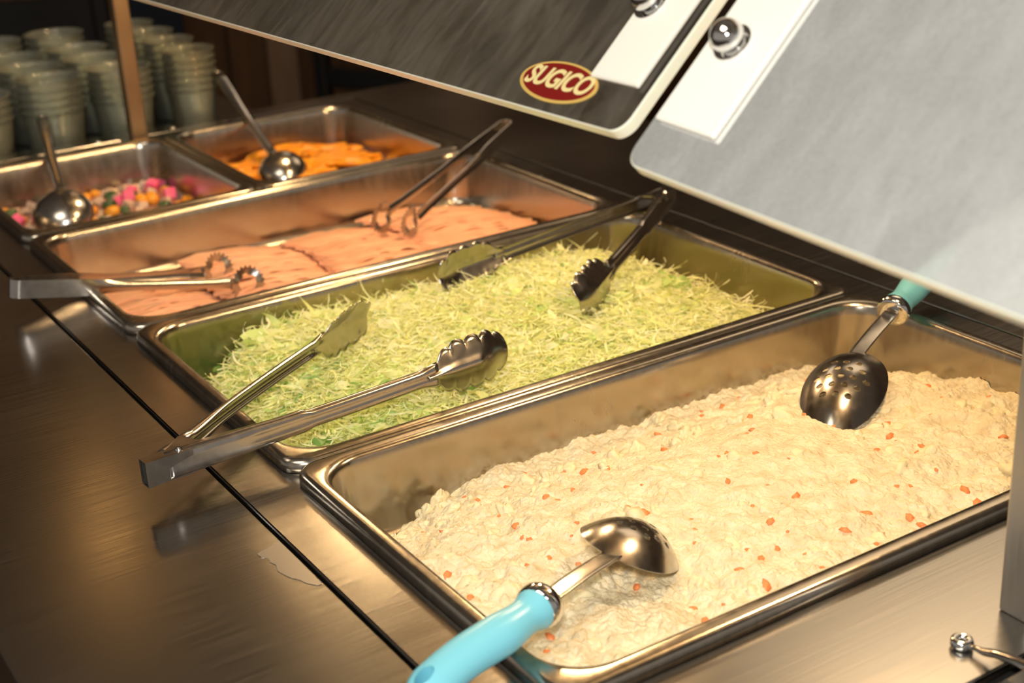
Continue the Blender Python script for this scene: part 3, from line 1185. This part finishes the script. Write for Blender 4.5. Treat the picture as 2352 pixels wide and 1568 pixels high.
# ------------------------------------------------------------------ ring tongs (one bent strip, toothed rings)
def ring_tongs(label, bend, c1, c2, r_=0.0152, group=None, up=V((0, 0, 1)), bend_r=0.0075):
    bend, c1, c2 = V(bend), V(c1), V(c2)
    t = thing('ring_tongs', label, 'tongs', bend, group)
    mid = (c1 + c2) / 2
    ax = (mid - bend).normalized()
    sd = (c1 - c2)
    sd = (sd - ax * sd.dot(ax)).normalized()
    L = (mid - bend).length
    upn = ax.cross(sd)
    if upn.z < 0:
        upn = -upn
    # strip path: arm 1 -> bend -> arm 2
    path = []
    wid = []
    n_ = 26
    for i in range(n_):
        s = 1 - i / n_
        off = bend_r + (((c1 - mid).length) - bend_r) * s
        base = bend + ax * (bend_r + (L - bend_r - r_) * s)
        tgt = c1 - (c1 - bend).normalized() * r_
        p = (bend + ax * bend_r + sd * bend_r).lerp(tgt, s)
        path.append(p)
        wid.append(s)
    for k in range(9):
        a = PI / 2 + PI * k / 8
        path.append(bend + ax * bend_r + ax * (bend_r * math.cos(a)) + sd * (bend_r * math.sin(a)))
        wid.append(0)
    for i in range(1, n_ + 1):
        s = i / n_
        tgt = c2 - (c2 - bend).normalized() * r_
        path.append((bend + ax * bend_r - sd * bend_r).lerp(tgt, s))
        wid.append(s)
    rings = []
    for i, p in enumerate(path):
        tt = (path[min(i + 1, len(path) - 1)] - path[max(i - 1, 0)]).normalized()
        nrm = tt.cross(upn).normalized()       # across thickness
        s = wid[i]
        hw = 0.0083 * (1 - 0.44 * sstep(0.22, 0.55, s)) + 0.0012 * sstep(0.9, 1, s)
        crv = 0.0022 * sstep(0.25, 0.45, s)    # arm is pressed into a shallow channel
        sg = 1 if i < len(path) / 2 else 1
        th = 0.0005
        pr_ = []
        for q in range(7):
            v = q / 6 * 2 - 1
            pr_.append((v * hw, crv * (v * v)))
        ring = [p + upn * a + nrm * (-b * 1 - th) for a, b in pr_] + [p + upn * a + nrm * (-b * 1 + th) for a, b in pr_[::-1]]
        rings.append(ring)
    vs, fs = loft(rings)
    o = mobj('strip', vs, fs, M_tool, t)
    o.data.set_sharp_from_angle(angle=math.radians(50))
    # toothed rings standing in the plane of arm and upn
    for c in (c1, c2):
        xa = (c - bend).normalized()
        yn = upn
        zn = xa.cross(yn).normalized()
        teeth = 22
        outer, inner = [], []
        m_ = teeth * 4
        for k in range(m_):
            a = 2 * PI * k / m_
            q = k % 4
            ro = r_ + (0.0030 if q == 0 else 0.0008 if q in (1, 3) else 0.0)
            rin = r_ * 0.63 - (0.0012 if (k // 8) % 2 == 0 else -0.0004)
            bow = 0.0022 * math.cos(2 * a)
            outer.append(c + xa * ro * math.cos(a) + yn * ro * math.sin(a) + zn * bow)
            inner.append(c + xa * rin * math.cos(a) + yn * rin * math.sin(a) + zn * bow)
        vs, fs = loft([outer, inner], cap=False)
        g = mobj('toothed_ring', vs, fs, M_tool, t, False)
        solid(g, 0.0011, 0)
    return t


ring_tongs('steel ring-ended tongs lying across the left end of the sliced meat pan',
           (-0.0660, 0.7720, 0.0185), (0.1430, 0.8140, -0.0245), (0.1510, 0.7570, -0.0245))
ring_tongs('steel ring-ended tongs leaning on the right end of the sliced meat pan',
           (0.5682, 0.9353, 0.0250), (0.3400, 0.8330, -0.0155), (0.3575, 0.8020, -0.0160))


# ------------------------------------------------------------------ perforated spoons with blue handles
def bowl_surface(p0, p1, wd, depth, upv, parent, name='bowl', holes=True, parent_m=M_tool, rimdrop=0.0):
    """egg shaped bowl, convex side towards upv, joined to the neck at p0, tip p1"""
    p0, p1 = V(p0), V(p1)
    x = (p1 - p0).normalized()
    z = (V(upv) - x * V(upv).dot(x)).normalized()
    y = z.cross(x)
    L = (p1 - p0).length
    nr, na = 14, 56
    rings = []
    for i in range(nr + 1):
        f = i / nr
        ring = []
        for k in range(na):
            a = 2 * PI * k / na
            ca, sa = math.cos(a), math.sin(a)
            egg = 1 + 0.10 * ca                    # widest a little towards the neck
            X = L / 2 - f * L / 2 * ca
            Y = f * wd / 2 * sa * egg
            Z = depth * (1 - f ** 2.2)
            ring.append(p0 + x * X + y * Y + z * Z)
        rings.append(ring)
    vs, fs = loft(rings[1:], cap=False)
    c = len(vs)
    vs.append(p0 + x * L / 2 + z * depth)
    fs += [(c, (k + 1) % na, k) for k in range(na)]
    o = mobj(name, vs, fs, parent_m, parent)
    solid(o, 0.0010, 0)
    if holes:
        bake(o)
        bm = bmesh.new()
        for r, row in enumerate((3, 4, 5, 4, 3)):
            for q in range(row):
                X = L * (0.30 + 0.095 * r) + L * 0.02
                Y = (q - (row - 1) / 2) * wd * 0.15
                mt = Matrix((( y.x, x.x, z.x, 0), (y.y, x.y, z.y, 0), (y.z, x.z, z.z, 0), (0, 0, 0, 1)))
                mt.translation = p0 - V(parent.location) + x * X + y * Y + z * depth * 0.8 + V(parent.location)
                bmesh.ops.create_cone(bm, cap_ends=True, segments=14, radius1=0.0026, radius2=0.0026, depth=0.02, matrix=mt)
        cut = bobj('cutter', bm, None, None)
        cut.location = -V(parent.location) + V(parent.location)
        bpy.context.view_layer.update()
        bo = o.modifiers.new('b', 'BOOLEAN')
        bo.operation = 'DIFFERENCE'
        bo.solver = 'EXACT'
        bo.object = cut
        bake(o)
        bpy.data.objects.remove(cut)
        smooth(o.data)
        o.data.set_sharp_from_angle(angle=math.radians(40))
    return o, x, y, z


def spoon(label, hend, hmid, hfront, ferr, neck0, neck1, tip, upv, extra_curve=0.0, group=None):
    t = thing('serving_spoon', label, 'serving spoon', ferr, group)
    hp = catmull([hend, hmid, hfront, ferr], 8)
    n_ = len(hp)
    rad = []
    for i in range(n_):
        s = i / (n_ - 1)
        # tapered rear, swelling belly, waist, flare towards the ferrule
        r = 0.0048 + 0.0075 * sstep(0.0, 0.18, s) - 0.0022 * sstep(0.60, 0.86, s) + 0.0020 * sstep(0.86, 0.97, s)
        r2 = r * (0.80 + 0.20 * s)
        rad.append((r, r2))
    vs, fs = tube(hp, rad, 24)
    h = mobj('handle', vs, fs, M_blue, t)
    # hanging hole
    bm = bmesh.new()
    d = (hp[-1] - hp[0]).normalized()
    c = hp[3].lerp(hp[4], 0.5)
    a, b = frame_of(d)
    mt = Matrix(((d.x, a.x, b.x, c.x), (d.y, a.y, b.y, c.y), (d.z, a.z, b.z, c.z), (0, 0, 0, 1)))
    bmesh.ops.create_cone(bm, cap_ends=True, segments=28, radius1=0.0048, radius2=0.0048, depth=0.05, matrix=mt @ Matrix.Diagonal((1.35, 0.85, 1, 1)))
    cut = bobj('cutter', bm, None, None)
    bpy.context.view_layer.update()
    bo = h.modifiers.new('b', 'BOOLEAN')
    bo.operation = 'DIFFERENCE'
    bo.solver = 'EXACT'
    bo.object = cut
    bake(h)
    bpy.data.objects.remove(cut)
    smooth(h.data)
    h.data.set_sharp_from_angle(angle=math.radians(45))
    # steel ferrule
    d = (V(neck0) - V(ferr)).normalized()
    f0 = V(ferr)
    pts = [f0 - d * 0.0035, f0 - d * 0.003, f0 - d * 0.0005, f0 + d * 0.003, f0 + d * 0.0055, f0 + d * 0.0070, f0 + d * 0.0072]
    rr = [0.0112, 0.0124, 0.0134, 0.0137, 0.0130, 0.0112, 0.0040]
    vs, fs = tube(pts, [(r, r * 0.95) for r in rr], 28)
    mobj('ferrule', vs, fs, M_chrome, t)
    # flat neck
    n0, n1 = V(neck0), V(neck1)
    x = (V(tip) - n1).normalized()
    np_ = catmull([n0, n0.lerp(n1, 0.5) + V((0, 0, 0.001)), n1, n1 + x * 0.012], 6)
    m_ = len(np_)
    vs, fs = tube(np_, [(0.0062 + 0.0014 * sstep(0.7, 1, i / (m_ - 1)), 0.0009 if i > 1 else 0.0012) for i in range(m_)], 16, power=4.0)
    mobj('neck', vs, fs, M_tool, t)
    bowl_surface(neck1, tip, 0.061, 0.0165, upv, t)
    return t


spoon('perforated spoon with pale blue handle over the near left corner of the potato salad pan',
      (-0.0740, 0.0330, 0.0060), (-0.0330, 0.0455, 0.0118), (-0.0002, 0.0517, 0.0140), (0.0258, 0.0594, 0.0150),
      (0.0330, 0.0630, 0.0148), (0.0927, 0.0856, 0.0100), (0.1560, 0.1285, -0.0215), V((-0.02, -0.34, 1)))
spoon('perforated spoon with teal blue handle over the far right rim of the potato salad pan',
      (0.6110, 0.2970, 0.0300), (0.5700, 0.2810, 0.0240), (0.5300, 0.2640, 0.0180), (0.4970, 0.2515, 0.0130),
      (0.4900, 0.2490, 0.0115), (0.4300, 0.2250, 0.0015), (0.3480, 0.1715, -0.0235), V((-0.60, -0.30, 1)))


# ------------------------------------------------------------------ ladles
def ladle(label, jn, cen, rad_, kink, end, upv, group=None, ring_end=False):
    t = thing('soup_ladle', label, 'ladle', cen, group)
    cen, jn, kink, end = V(cen), V(jn), V(kink), V(end)
    z = V(upv).normalized()
    # hemispherical bowl, convex side along z
    x = (jn - cen)
    x = (x - z * x.dot(z)).normalized()
    y = z.cross(x)
    rings = []
    na, nr = 36, 12
    for i in range(1, nr + 1):
        a = i / nr * PI / 2
        rings.append([cen + (x * math.cos(2 * PI * k / na) + y * math.sin(2 * PI * k / na)) * rad_ * math.sin(a) + z * rad_ * 0.72 * math.cos(a) for k in range(na)])
    rings.append([cen + (x * math.cos(2 * PI * k / na) + y * math.sin(2 * PI * k / na)) * rad_ * 1.04 - z * 0.0012 for k in range(na)])
    vs, fs = loft(rings, cap=False)
    c = len(vs)
    vs.append(cen + z * rad_ * 0.72)
    fs += [(c, (k + 1) % na, k) for k in range(na)]
    o = mobj('bowl', vs, fs, M_tool, t)
    solid(o, 0.0010, 0)
    st = cen + x * rad_ * 1.0
    pts = catmull([st - x * 0.004, st + x * 0.004 + z * 0.001, jn + (kink - jn) * 0.15, kink, end], 8)
    m_ = len(pts)
    side = x.cross(z)
    wds = []
    for i in range(m_):
        s = i / (m_ - 1)
        wds.append((0.0105 - 0.0045 * sstep(0.0, 0.35, s) + 0.0022 * sstep(0.75, 0.95, s), 0.0014 + 0.0016 * sstep(0.15, 0.4, s) - 0.0012 * sstep(0.75, 0.9, s)))
    vs, fs = tube(pts, wds, 14, power=3.0)
    mobj('handle', vs, fs, M_tool, t)
    d = (end - kink).normalized()
    a, b = frame_of(d)
    bm = bmesh.new()
    mt = Matrix(((a.x, d.x, b.x, end.x), (a.y, d.y, b.y, end.y), (a.z, d.z, b.z, end.z), (0, 0, 0, 1)))
    rings = []
    for k in range(28):
        th = 2 * PI * k / 28
        cc = V((math.cos(th), math.sin(th), 0))
        rings.append([mt @ (cc * (0.0052 + 0.0018 * math.cos(q * PI / 4)) + V((0, 0.002, 0.0015 * math.sin(q * PI / 4)))) for q in range(8)])
    rings.append(rings[0])
    vs, fs = loft(rings, cap=False)
    mobj('hanging_ring', vs, fs, M_tool, t)
    return t


ladle('steel ladle lying bowl-down in the diced pickles of the far left pan', (0.100, 1.190, -0.016), (0.0865, 1.150, -0.036), 0.0345,
      (0.1215, 1.296, 0.0055), (0.142, 1.386, 0.028), V((-0.35, -0.55, 1)))
ladle('steel ladle lying bowl-down in the orange fruit of the far right pan', (0.3640, 1.172, -0.018), (0.3600, 1.138, -0.034), 0.0300,
      (0.3845, 1.303, 0.0080), (0.3925, 1.402, 0.0440), V((-0.35, -0.55, 1)))
# handle end lying on the near flange by the post
t = thing('serving_utensil', 'slim steel utensil handle with round eyelet lying by the near post', 'utensil', (0.2039, -0.077, ZT))
pts = catmull([(0.2039, -0.0835, -0.0050), (0.2036, -0.092, -0.0035), (0.2028, -0.104, 0.0006), (0.2016, -0.1250, 0.0042), (0.198, -0.170, 0.0030), (0.192, -0.240, -0.0050)], 6)
m_ = len(pts)
vs, fs = tube(pts, [(0.0016 + 0.0014 * sstep(0.06, 0.3, i / (m_ - 1)), 0.0014 + 0.0010 * sstep(0.06, 0.3, i / (m_ - 1))) for i in range(m_)], 14)
mobj('handle', vs, fs, M_tool, t)
rings = []
ec = V((0.2040, -0.0770, -0.0058))
for k in range(33):
    th = 2 * PI * k / 32
    cc = V((math.cos(th), math.sin(th), 0))
    rings.append([ec + cc * (0.0040 + 0.0024 * math.cos(q * PI / 4)) + V((0, 0, 0.0030 * math.sin(q * PI / 4))) for q in range(8)])
vs, fs = loft(rings, cap=False)
mobj('eyelet', vs, fs, M_chrome, t)
bm = bmesh.new()
bmesh.ops.create_uvsphere(bm, u_segments=20, v_segments=10, radius=0.022)
for v in [v for v in bm.verts if v.co.z > 0.001]:
    bm.verts.remove(v)
for v in bm.verts:
    v.co = V((v.co.x + 0.190, v.co.y - 0.262, v.co.z * 0.6 + 0.006))
o = bobj('scoop', bm, M_tool, t, True)
solid(o, 0.0008, 0)

# ------------------------------------------------------------------ posts, canopy with warm bulbs
def post(label, x, y, ztop=0.4475, m_=None):
    t = thing('guard_post', label, 'post', (x, y, ZT))
    bm = bmesh.new()
    box(bm, (x - 0.010, y - 0.010, ZT + 0.0002), (x + 0.010, y + 0.010, ztop), 0.0012, 2)
    bobj('tube', bm, m_ or M_post, t)
    return t


post('square steel post at the near right corner of the frame', 0.2576, -0.0745)
post('brown-tinted square steel post behind the far pans in front of the cup stacks', 0.2450, 1.3290, m_=steel('brown_steel', (0.36, 0.25, 0.15), 0.34, 0.5, (140, 140, 3), 0.04, 12))  # far post gets the post steel in a darker brown
cn = thing('canopy', 'steel light canopy carried on the posts above the food pans', 'canopy', (0.25, 0.6, 0.43))
bm = bmesh.new()
box(bm, (0.175, -0.45, 0.4475), (0.475, 1.40, 0.470), 0.003, 2)
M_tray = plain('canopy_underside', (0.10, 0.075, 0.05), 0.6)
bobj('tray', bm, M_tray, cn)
M_bulb = bulb_mat()
for (x, y, z) in BULBS:
    bm = bmesh.new()
    bmesh.ops.create_uvsphere(bm, u_segments=20, v_segments=12, radius=0.032, matrix=Matrix.Translation((x, y, z)))
    b_ = bobj('bulb', bm, M_bulb, cn, True)
    bm = bmesh.new()
    bmesh.ops.create_cone(bm, cap_ends=True, segments=20, radius1=0.013, radius2=0.015, depth=0.018, matrix=Matrix.Translation((x, y, 0.4380)))
    bobj('socket', bm, M_black, cn, True, 40)

# ------------------------------------------------------------------ sneeze guard sheets
SV = V((math.cos(math.radians(44)), 0, math.sin(math.radians(44))))
TH = 0.0075


def guard(label, O, tdir, length, mat, t_brackets, s_b, far_brackets=(), sgn=1):
    O = V(O)
    t = V(tdir).normalized()
    n = SV.cross(t).normalized()
    if n.x > 0:
        n = -n
    g = thing('sneeze_guard', label, 'sneeze guard', O)
    # rounded sheet outline in (s,t)
    S1 = 0.245
    r = 0.010
    out = []
    for cs, ct2, a0 in ((S1 - 0.004, length - 0.004, 0), (r, length - r, 90), (r, r, 180), (S1 - 0.004, 0.004, 270)):
        rr_ = r if cs == r else 0.004
        for k in range(9):
            a = math.radians(a0 + 90 * k / 8)
            out.append((cs + rr_ * math.cos(a), ct2 + rr_ * math.sin(a)))
    def pt(s, tt, h=0.0):
        return O + SV * s + t * tt + n * h
    m_ = len(out)
    cm = V((sum(p[0] for p in out) / m_, sum(p[1] for p in out) / m_))
    def shr(p, e):
        return (p[0] - math.copysign(e, p[0] - cm[0]), p[1] - math.copysign(e, p[1] - cm[1]))
    e = 0.0007
    layers = [([shr(p, e) for p in out], 0), (out, -e), (out, -TH + e), ([shr(p, e) for p in out], -TH)]
    vs = [pt(a, b, h) for L_, h in layers for a, b in L_]
    me_f = [tuple(range(m_)), tuple(range(4 * m_ - 1, 3 * m_ - 1, -1))]
    ed_f = [(q * m_ + i, q * m_ + (i + 1) % m_, (q + 1) * m_ + (i + 1) % m_, (q + 1) * m_ + i) for q in range(3) for i in range(m_)]
    o = mobj('sheet', vs, me_f + ed_f, mat, g, False)
    o.data.materials.append(M_edge)
    for i, p in enumerate(o.data.polygons):
        p.material_index = 0 if i < 2 else 1
    # white painted brackets under the sheet, domed bolts through it
    for (ta, tb, tbolt, sbolt) in t_brackets:
        bm = bmesh.new()
        sb = s_b
        c8 = [(a, b, h) for h in (0.0034, 0.0004) for a, b in ((sb, ta), (sb, tb), (0.262, tb), (0.262, ta))]
        bv = [bm.verts.new(pt(a, b, h)) for a, b, h in c8]
        for f in ((0, 1, 2, 3), (7, 6, 5, 4), (0, 4, 5, 1), (1, 5, 6, 2), (2, 6, 7, 3), (3, 7, 4, 0)):
            bm.faces.new([bv[i] for i in f])
        bmesh.ops.bevel(bm, geom=bm.edges[:], offset=0.0006, segments=2, affect='EDGES')
        bobj('bracket', bm, M_white, g)
        for sbl in (sbolt, sbolt + 0.125):
            prof = [(0.0105, 0.0), (0.0105, 0.0008), (0.0068, 0.0012), (0.0068, 0.0038), (0.0085, 0.0042), (0.0088, 0.0060), (0.0082, 0.0088), (0.0062, 0.0118), (0.0034, 0.0136), (0.0004, 0.0142)]
            rings = [[pt(sbl, tbolt) + (SV * math.cos(2 * PI * k / 28) + t * math.sin(2 * PI * k / 28)) * rr2 + n * (hh + 0.0034) for k in range(28)] for rr2, hh in prof]
            vs, fs = loft(rings)
            bo_ = mobj('bolt', vs, fs, M_chrome, g)
            bo_.data.set_sharp_from_angle(angle=math.radians(50))
    return g, pt, t, n


ga, pta, ta_, na_ = guard('clear scuffed acrylic sneeze guard sheet with an oval red badge', (0.0899, 0.063, 0.2635), (0, 0.68, -0.0095), 1.22,
                          M_sheet_a, [(0.0080, 0.0480, 0.0395, 0.0745), (1.10, 1.14, 1.12, 0.0745)], 0.026)
gb, ptb, tb_, nb_ = guard('acrylic sneeze guard sheet with painted pale reflection at upper right, nearest the camera', (0.0800, 0.048, 0.2541), (0, -0.241, -0.0095), 0.55,
                          M_sheet_b, [(0.0045, 0.0475, 0.0212, 0.0748), (0.47, 0.51, 0.49, 0.0748)], 0.026)

# oval badge with raised lettering
M_red = plain('badge_red', (0.20, 0.010, 0.008), 0.3)
M_gold = plain('badge_gold', (0.85, 0.58, 0.16), 0.35, 0.3)
M_cream = plain('badge_cream', (0.80, 0.68, 0.32), 0.4)


def ellipse(ca, cb, sa, sb, h0, h1, pt, n_=64):
    lo = [pt(ca + sa * math.sin(2 * PI * k / n_), cb + sb * math.cos(2 * PI * k / n_), h0) for k in range(n_)]
    hi = [pt(ca + sa * math.sin(2 * PI * k / n_), cb + sb * math.cos(2 * PI * k / n_), h1) for k in range(n_)]
    return loft([lo, hi])


bc = pta(0.0190, 0.0735, 0)
bd = thing('badge', 'oval dark red badge with gold rim and cream lettering on the guard sheet', 'badge', bc)
vs, fs = ellipse(0.0190, 0.0735, 0.0128, 0.0350, 0.0001, 0.0006, pta)
mobj('rim', vs, fs, M_gold, bd, False)
vs, fs = ellipse(0.0192, 0.0733, 0.0112, 0.0322, 0.0006, 0.0009, pta)
mobj('face', vs, fs, M_red, bd, False)
cu = bpy.data.curves.new('lettering', 'FONT')
cu.body = 'SUGICO'
cu.size = 0.0165
cu.extrude = 0.00012
cu.offset = 0.00045
cu.shear = 0.25
cu.align_x = 'CENTER'
cu.align_y = 'CENTER'
cu.space_character = 0.95
tx = bpy.data.objects.new('lettering', cu)
COL.objects.link(tx)
ex = -ta_
ey = SV
ez = ex.cross(ey)
cpos = pta(0.0198, 0.0735, 0.0011)
mtx = Matrix(((ex.x, ey.x, ez.x, cpos.x), (ex.y, ey.y, ez.y, cpos.y), (ex.z, ey.z, ez.z, cpos.z), (0, 0, 0, 1)))
tx.matrix_world = mtx
bpy.context.view_layer.update()
dg = bpy.context.evaluated_depsgraph_get()
tm = bpy.data.meshes.new_from_object(tx.evaluated_get(dg))
bpy.data.objects.remove(tx)
tm.transform(mtx)
tm.materials.clear()
tm.materials.append(M_cream)
to = bpy.data.objects.new('lettering', tm)
link(to)
to.parent = bd
to.location = -V(bd.location)
tag(to, 'slanted cream capitals SUGICO')

# ------------------------------------------------------------------ screws on the far run, spilled water
for x, y, wh in ((0.2000, 1.3580, 'left'), (0.3030, 1.3600, 'right')):
    bm = bmesh.new()
    bmesh.ops.create_uvsphere(bm, u_segments=20, v_segments=10, radius=0.0042)
    for v in bm.verts:
        v.co.z = max(v.co.z, 0) * 0.7
    bm2 = bm
    o = bobj('screw', bm2, M_chrome, None, True)
    o.location = (x, y, ZT)
    tag(o, 'small domed screw on the steel strip behind the far pans, %s of the post' % wh, 'screw', None)
sp = [(-0.0425, 0.252), (-0.050, 0.2485), (-0.056, 0.247), (-0.060, 0.2455), (-0.0595, 0.2395), (-0.0560, 0.2375), (-0.0575, 0.232), (-0.0560, 0.226), (-0.0580, 0.219),
      (-0.0568, 0.213), (-0.0545, 0.206), (-0.0515, 0.201), (-0.0500, 0.196), (-0.0460, 0.1895), (-0.0430, 0.1890), (-0.0422, 0.2000), (-0.0422, 0.225), (-0.0422, 0.2400)]
spf = []
for i in range(len(sp)):
    a, b = V(sp[i]), V(sp[(i + 1) % len(sp)])
    for k in range(4):
        p = a.lerp(b, k / 4)
        spf.append((p.x + 0.0005 * noise.noise(V((p.x * 900, p.y * 900, 0))) - (0.0 if i > 13 else 0.0), p.y + 0.0005 * noise.noise(V((p.x * 900, p.y * 900, 9)))))
lo = [V((a, b, ZT + 0.00005)) for a, b in spf]
hi = [V((a, b, ZT + 0.00035)) for a, b in spf]
vs, fs = loft([lo, hi])
M_water = plain('dried_water', (0.34, 0.32, 0.29), 0.32, 0.75)
o = mobj('water_stain', vs, fs, M_water, None, True)
o.data.set_sharp_from_angle(angle=math.radians(60))
tag(o, 'ragged dried water mark on the counter beside the seam', 'stain')

# ------------------------------------------------------------------ stacks of clear cups on a lower shelf beyond the counter
sh = thing('back_shelf', 'low dark steel shelf behind the counter carrying the cup stacks', 'shelf', (0.30, 1.62, -0.045))
bm = bmesh.new()
box(bm, (-0.15, 1.386, -0.050), (0.47, 1.86, -0.032), 0.002, 1)
bobj('board', bm, M_counter, sh)
bm = bmesh.new()
for (a, b) in ((-0.13, 1.40), (0.43, 1.40), (-0.13, 1.82), (0.43, 1.82)):
    box(bm, (a, b, ZF), (a + 0.03, b + 0.03, -0.050))
bobj('legs', bm, M_black, sh)


def cup_mesh(R, H=0.062, nm='clear_cup'):
    rb = R * 0.84
    prof = [(0.0, 0.0020), (rb * 0.85, 0.0016), (rb * 0.97, 0.0006), (rb, 0.003), (rb + (R - rb) * 0.5, H * 0.55), (R * 0.985, H * 0.90), (R * 0.99, H * 0.965), (R * 1.06, H * 0.965), (R * 1.065, H * 0.995), (R * 0.995, H),
            (R * 0.962, H * 0.975), (R * 0.958, H * 0.90), (rb - 0.001 + (R - rb) * 0.5, H * 0.55), (rb * 0.95, 0.0045), (rb * 0.8, 0.0032), (0.0, 0.0034)]
    rings = [[V((r * math.cos(2 * PI * k / 40), r * math.sin(2 * PI * k / 40), z)) for k in range(40)] for r, z in [(max(a, 0.0004), b) for a, b in prof]]
    vs, fs = loft(rings)
    me = bpy.data.meshes.new(nm)
    me.from_pydata([tuple(v) for v in vs], [], fs)
    me.materials.append(M_cup)
    smooth(me)
    return me


cupL = cup_mesh(0.0410)
cupR = cup_mesh(0.0345)
rnd = random.Random(2)
cols = [(0.072, cupL), (0.168, cupL), (0.262, cupL), (0.3640, cupR)]
rows = [1.435, 1.527, 1.619, 1.711]
cn_ = ['leftmost', 'second from left', 'third from left', 'rightmost']
rn_ = ['front row', 'second row', 'third row', 'back row']
hts = [[4, 5, 5, 5], [5, 5, 5, 6], [5, 5, 5, 6], [6, 6, 6, 6]]
for ci, (cx, me) in enumerate(cols):
    for ri_, cy in enumerate(rows):
        nC = hts[ci][ri_]
        jx, jy = rnd.uniform(-0.003, 0.003), rnd.uniform(-0.002, 0.002)
        if ci == 3:
            jx += 0.004 * ri_
        for k in range(nC):
            o = bpy.data.objects.new('clear_cup', me)
            link(o)
            o.location = (cx + jx, cy + jy - (0.006 if ci == 3 else 0), -0.0318 + k * 0.0100)
            o.rotation_euler = (0, 0, rnd.uniform(0, 6))
            gname = 'clear cups nested in the %s, %s' % (rn_[ri_], cn_[ci])
            dn = ['topmost', 'second', 'third', 'fourth', 'fifth', 'sixth', 'seventh'][nC - 1 - k]
            tag(o, '%s clear cup%s, %s %s stack' % (dn, '' if k == nC - 1 else ' from the top', rn_[ri_], cn_[ci]), 'cup', gname)

# ------------------------------------------------------------------ dark furniture in the room behind
def chair(label, x, y, rz):
    t = thing('dining_chair', label, 'chair', (x, y, ZF))
    rot = Matrix.Translation((x, y, ZF)) @ Matrix.Rotation(rz, 4, 'Z')
    def b(name, lo, hi, bev=0.004):
        bm = bmesh.new()
        box(bm, lo, hi, bev, 1)
        bmesh.ops.transform(bm, matrix=rot, verts=bm.verts[:])
        bobj(name, bm, M_black, t)
    b('seat', (-0.21, -0.20, 0.40), (0.21, 0.20, 0.445), 0.01)
    for sx in (-0.20, 0.165):
        b('leg', (sx, -0.20, 0), (sx + 0.035, -0.165, 0.40))
        b('leg', (sx, 0.165, 0), (sx + 0.035, 0.20, 0.86))
    b('back_rail', (-0.165, 0.17, 0.70), (0.165, 0.195, 0.82))
    b('back_rail', (-0.165, 0.17, 0.54), (0.165, 0.195, 0.59))
    return t


chair('black wooden dining chair far behind the orange fruit pan', 1.10, 2.55, -1.15)
chair('black wooden dining chair beside the wall, far behind the cup stacks', 0.62, 3.1, 2.6)
chair('black wooden dining chair behind the leftmost cup stacks', 0.10, 2.75, 2.9)
dt = thing('dining_table', 'dark brown dining table in the room behind the counter', 'table', (1.75, 3.0, ZF))
bm = bmesh.new()
box(bm, (1.35, 2.7, -0.16), (2.15, 3.4, -0.125), 0.006, 1)
bobj('table_top', bm, M_wood, dt)
for a, b in ((1.38, 2.73), (2.06, 2.73), (1.38, 3.31), (2.06, 3.31)):
    bm = bmesh.new()
    box(bm, (a, b, ZF), (a + 0.06, b + 0.06, -0.16), 0.003, 1)
    bobj('leg', bm, M_wood, dt)
bm = bmesh.new()
box(bm, (0.85, 3.90, -0.36), (1.25, 3.96, 0.30), 0.004, 1)
o = bobj('notice_board', bm, M_navy)
tag(o, 'dark navy board on the back wall above the cup stacks', 'board')
# warm pendant lamp over the dining room; its reflection shows on the near counter
pn = thing('pendant_lamp', 'small warm pendant lamp over the dining room', 'lamp', (0.62, 3.35, 1.60))
bm = bmesh.new()
bmesh.ops.create_uvsphere(bm, u_segments=24, v_segments=14, radius=0.055, matrix=Matrix.Translation((0.62, 3.35, 1.60)))
M_pend, nt_, b_ = newmat('pendant_glow')
b_.inputs['Emission Color'].default_value = (1.0, 0.50, 0.14, 1)
b_.inputs['Emission Strength'].default_value = 6.0
bobj('globe', bm, M_pend, pn, True)
bm = bmesh.new()
bmesh.ops.create_cone(bm, cap_ends=True, segments=8, radius1=0.004, radius2=0.004, depth=0.08, matrix=Matrix.Translation((0.62, 3.35, 1.74)))
bobj('cord', bm, M_black, pn)
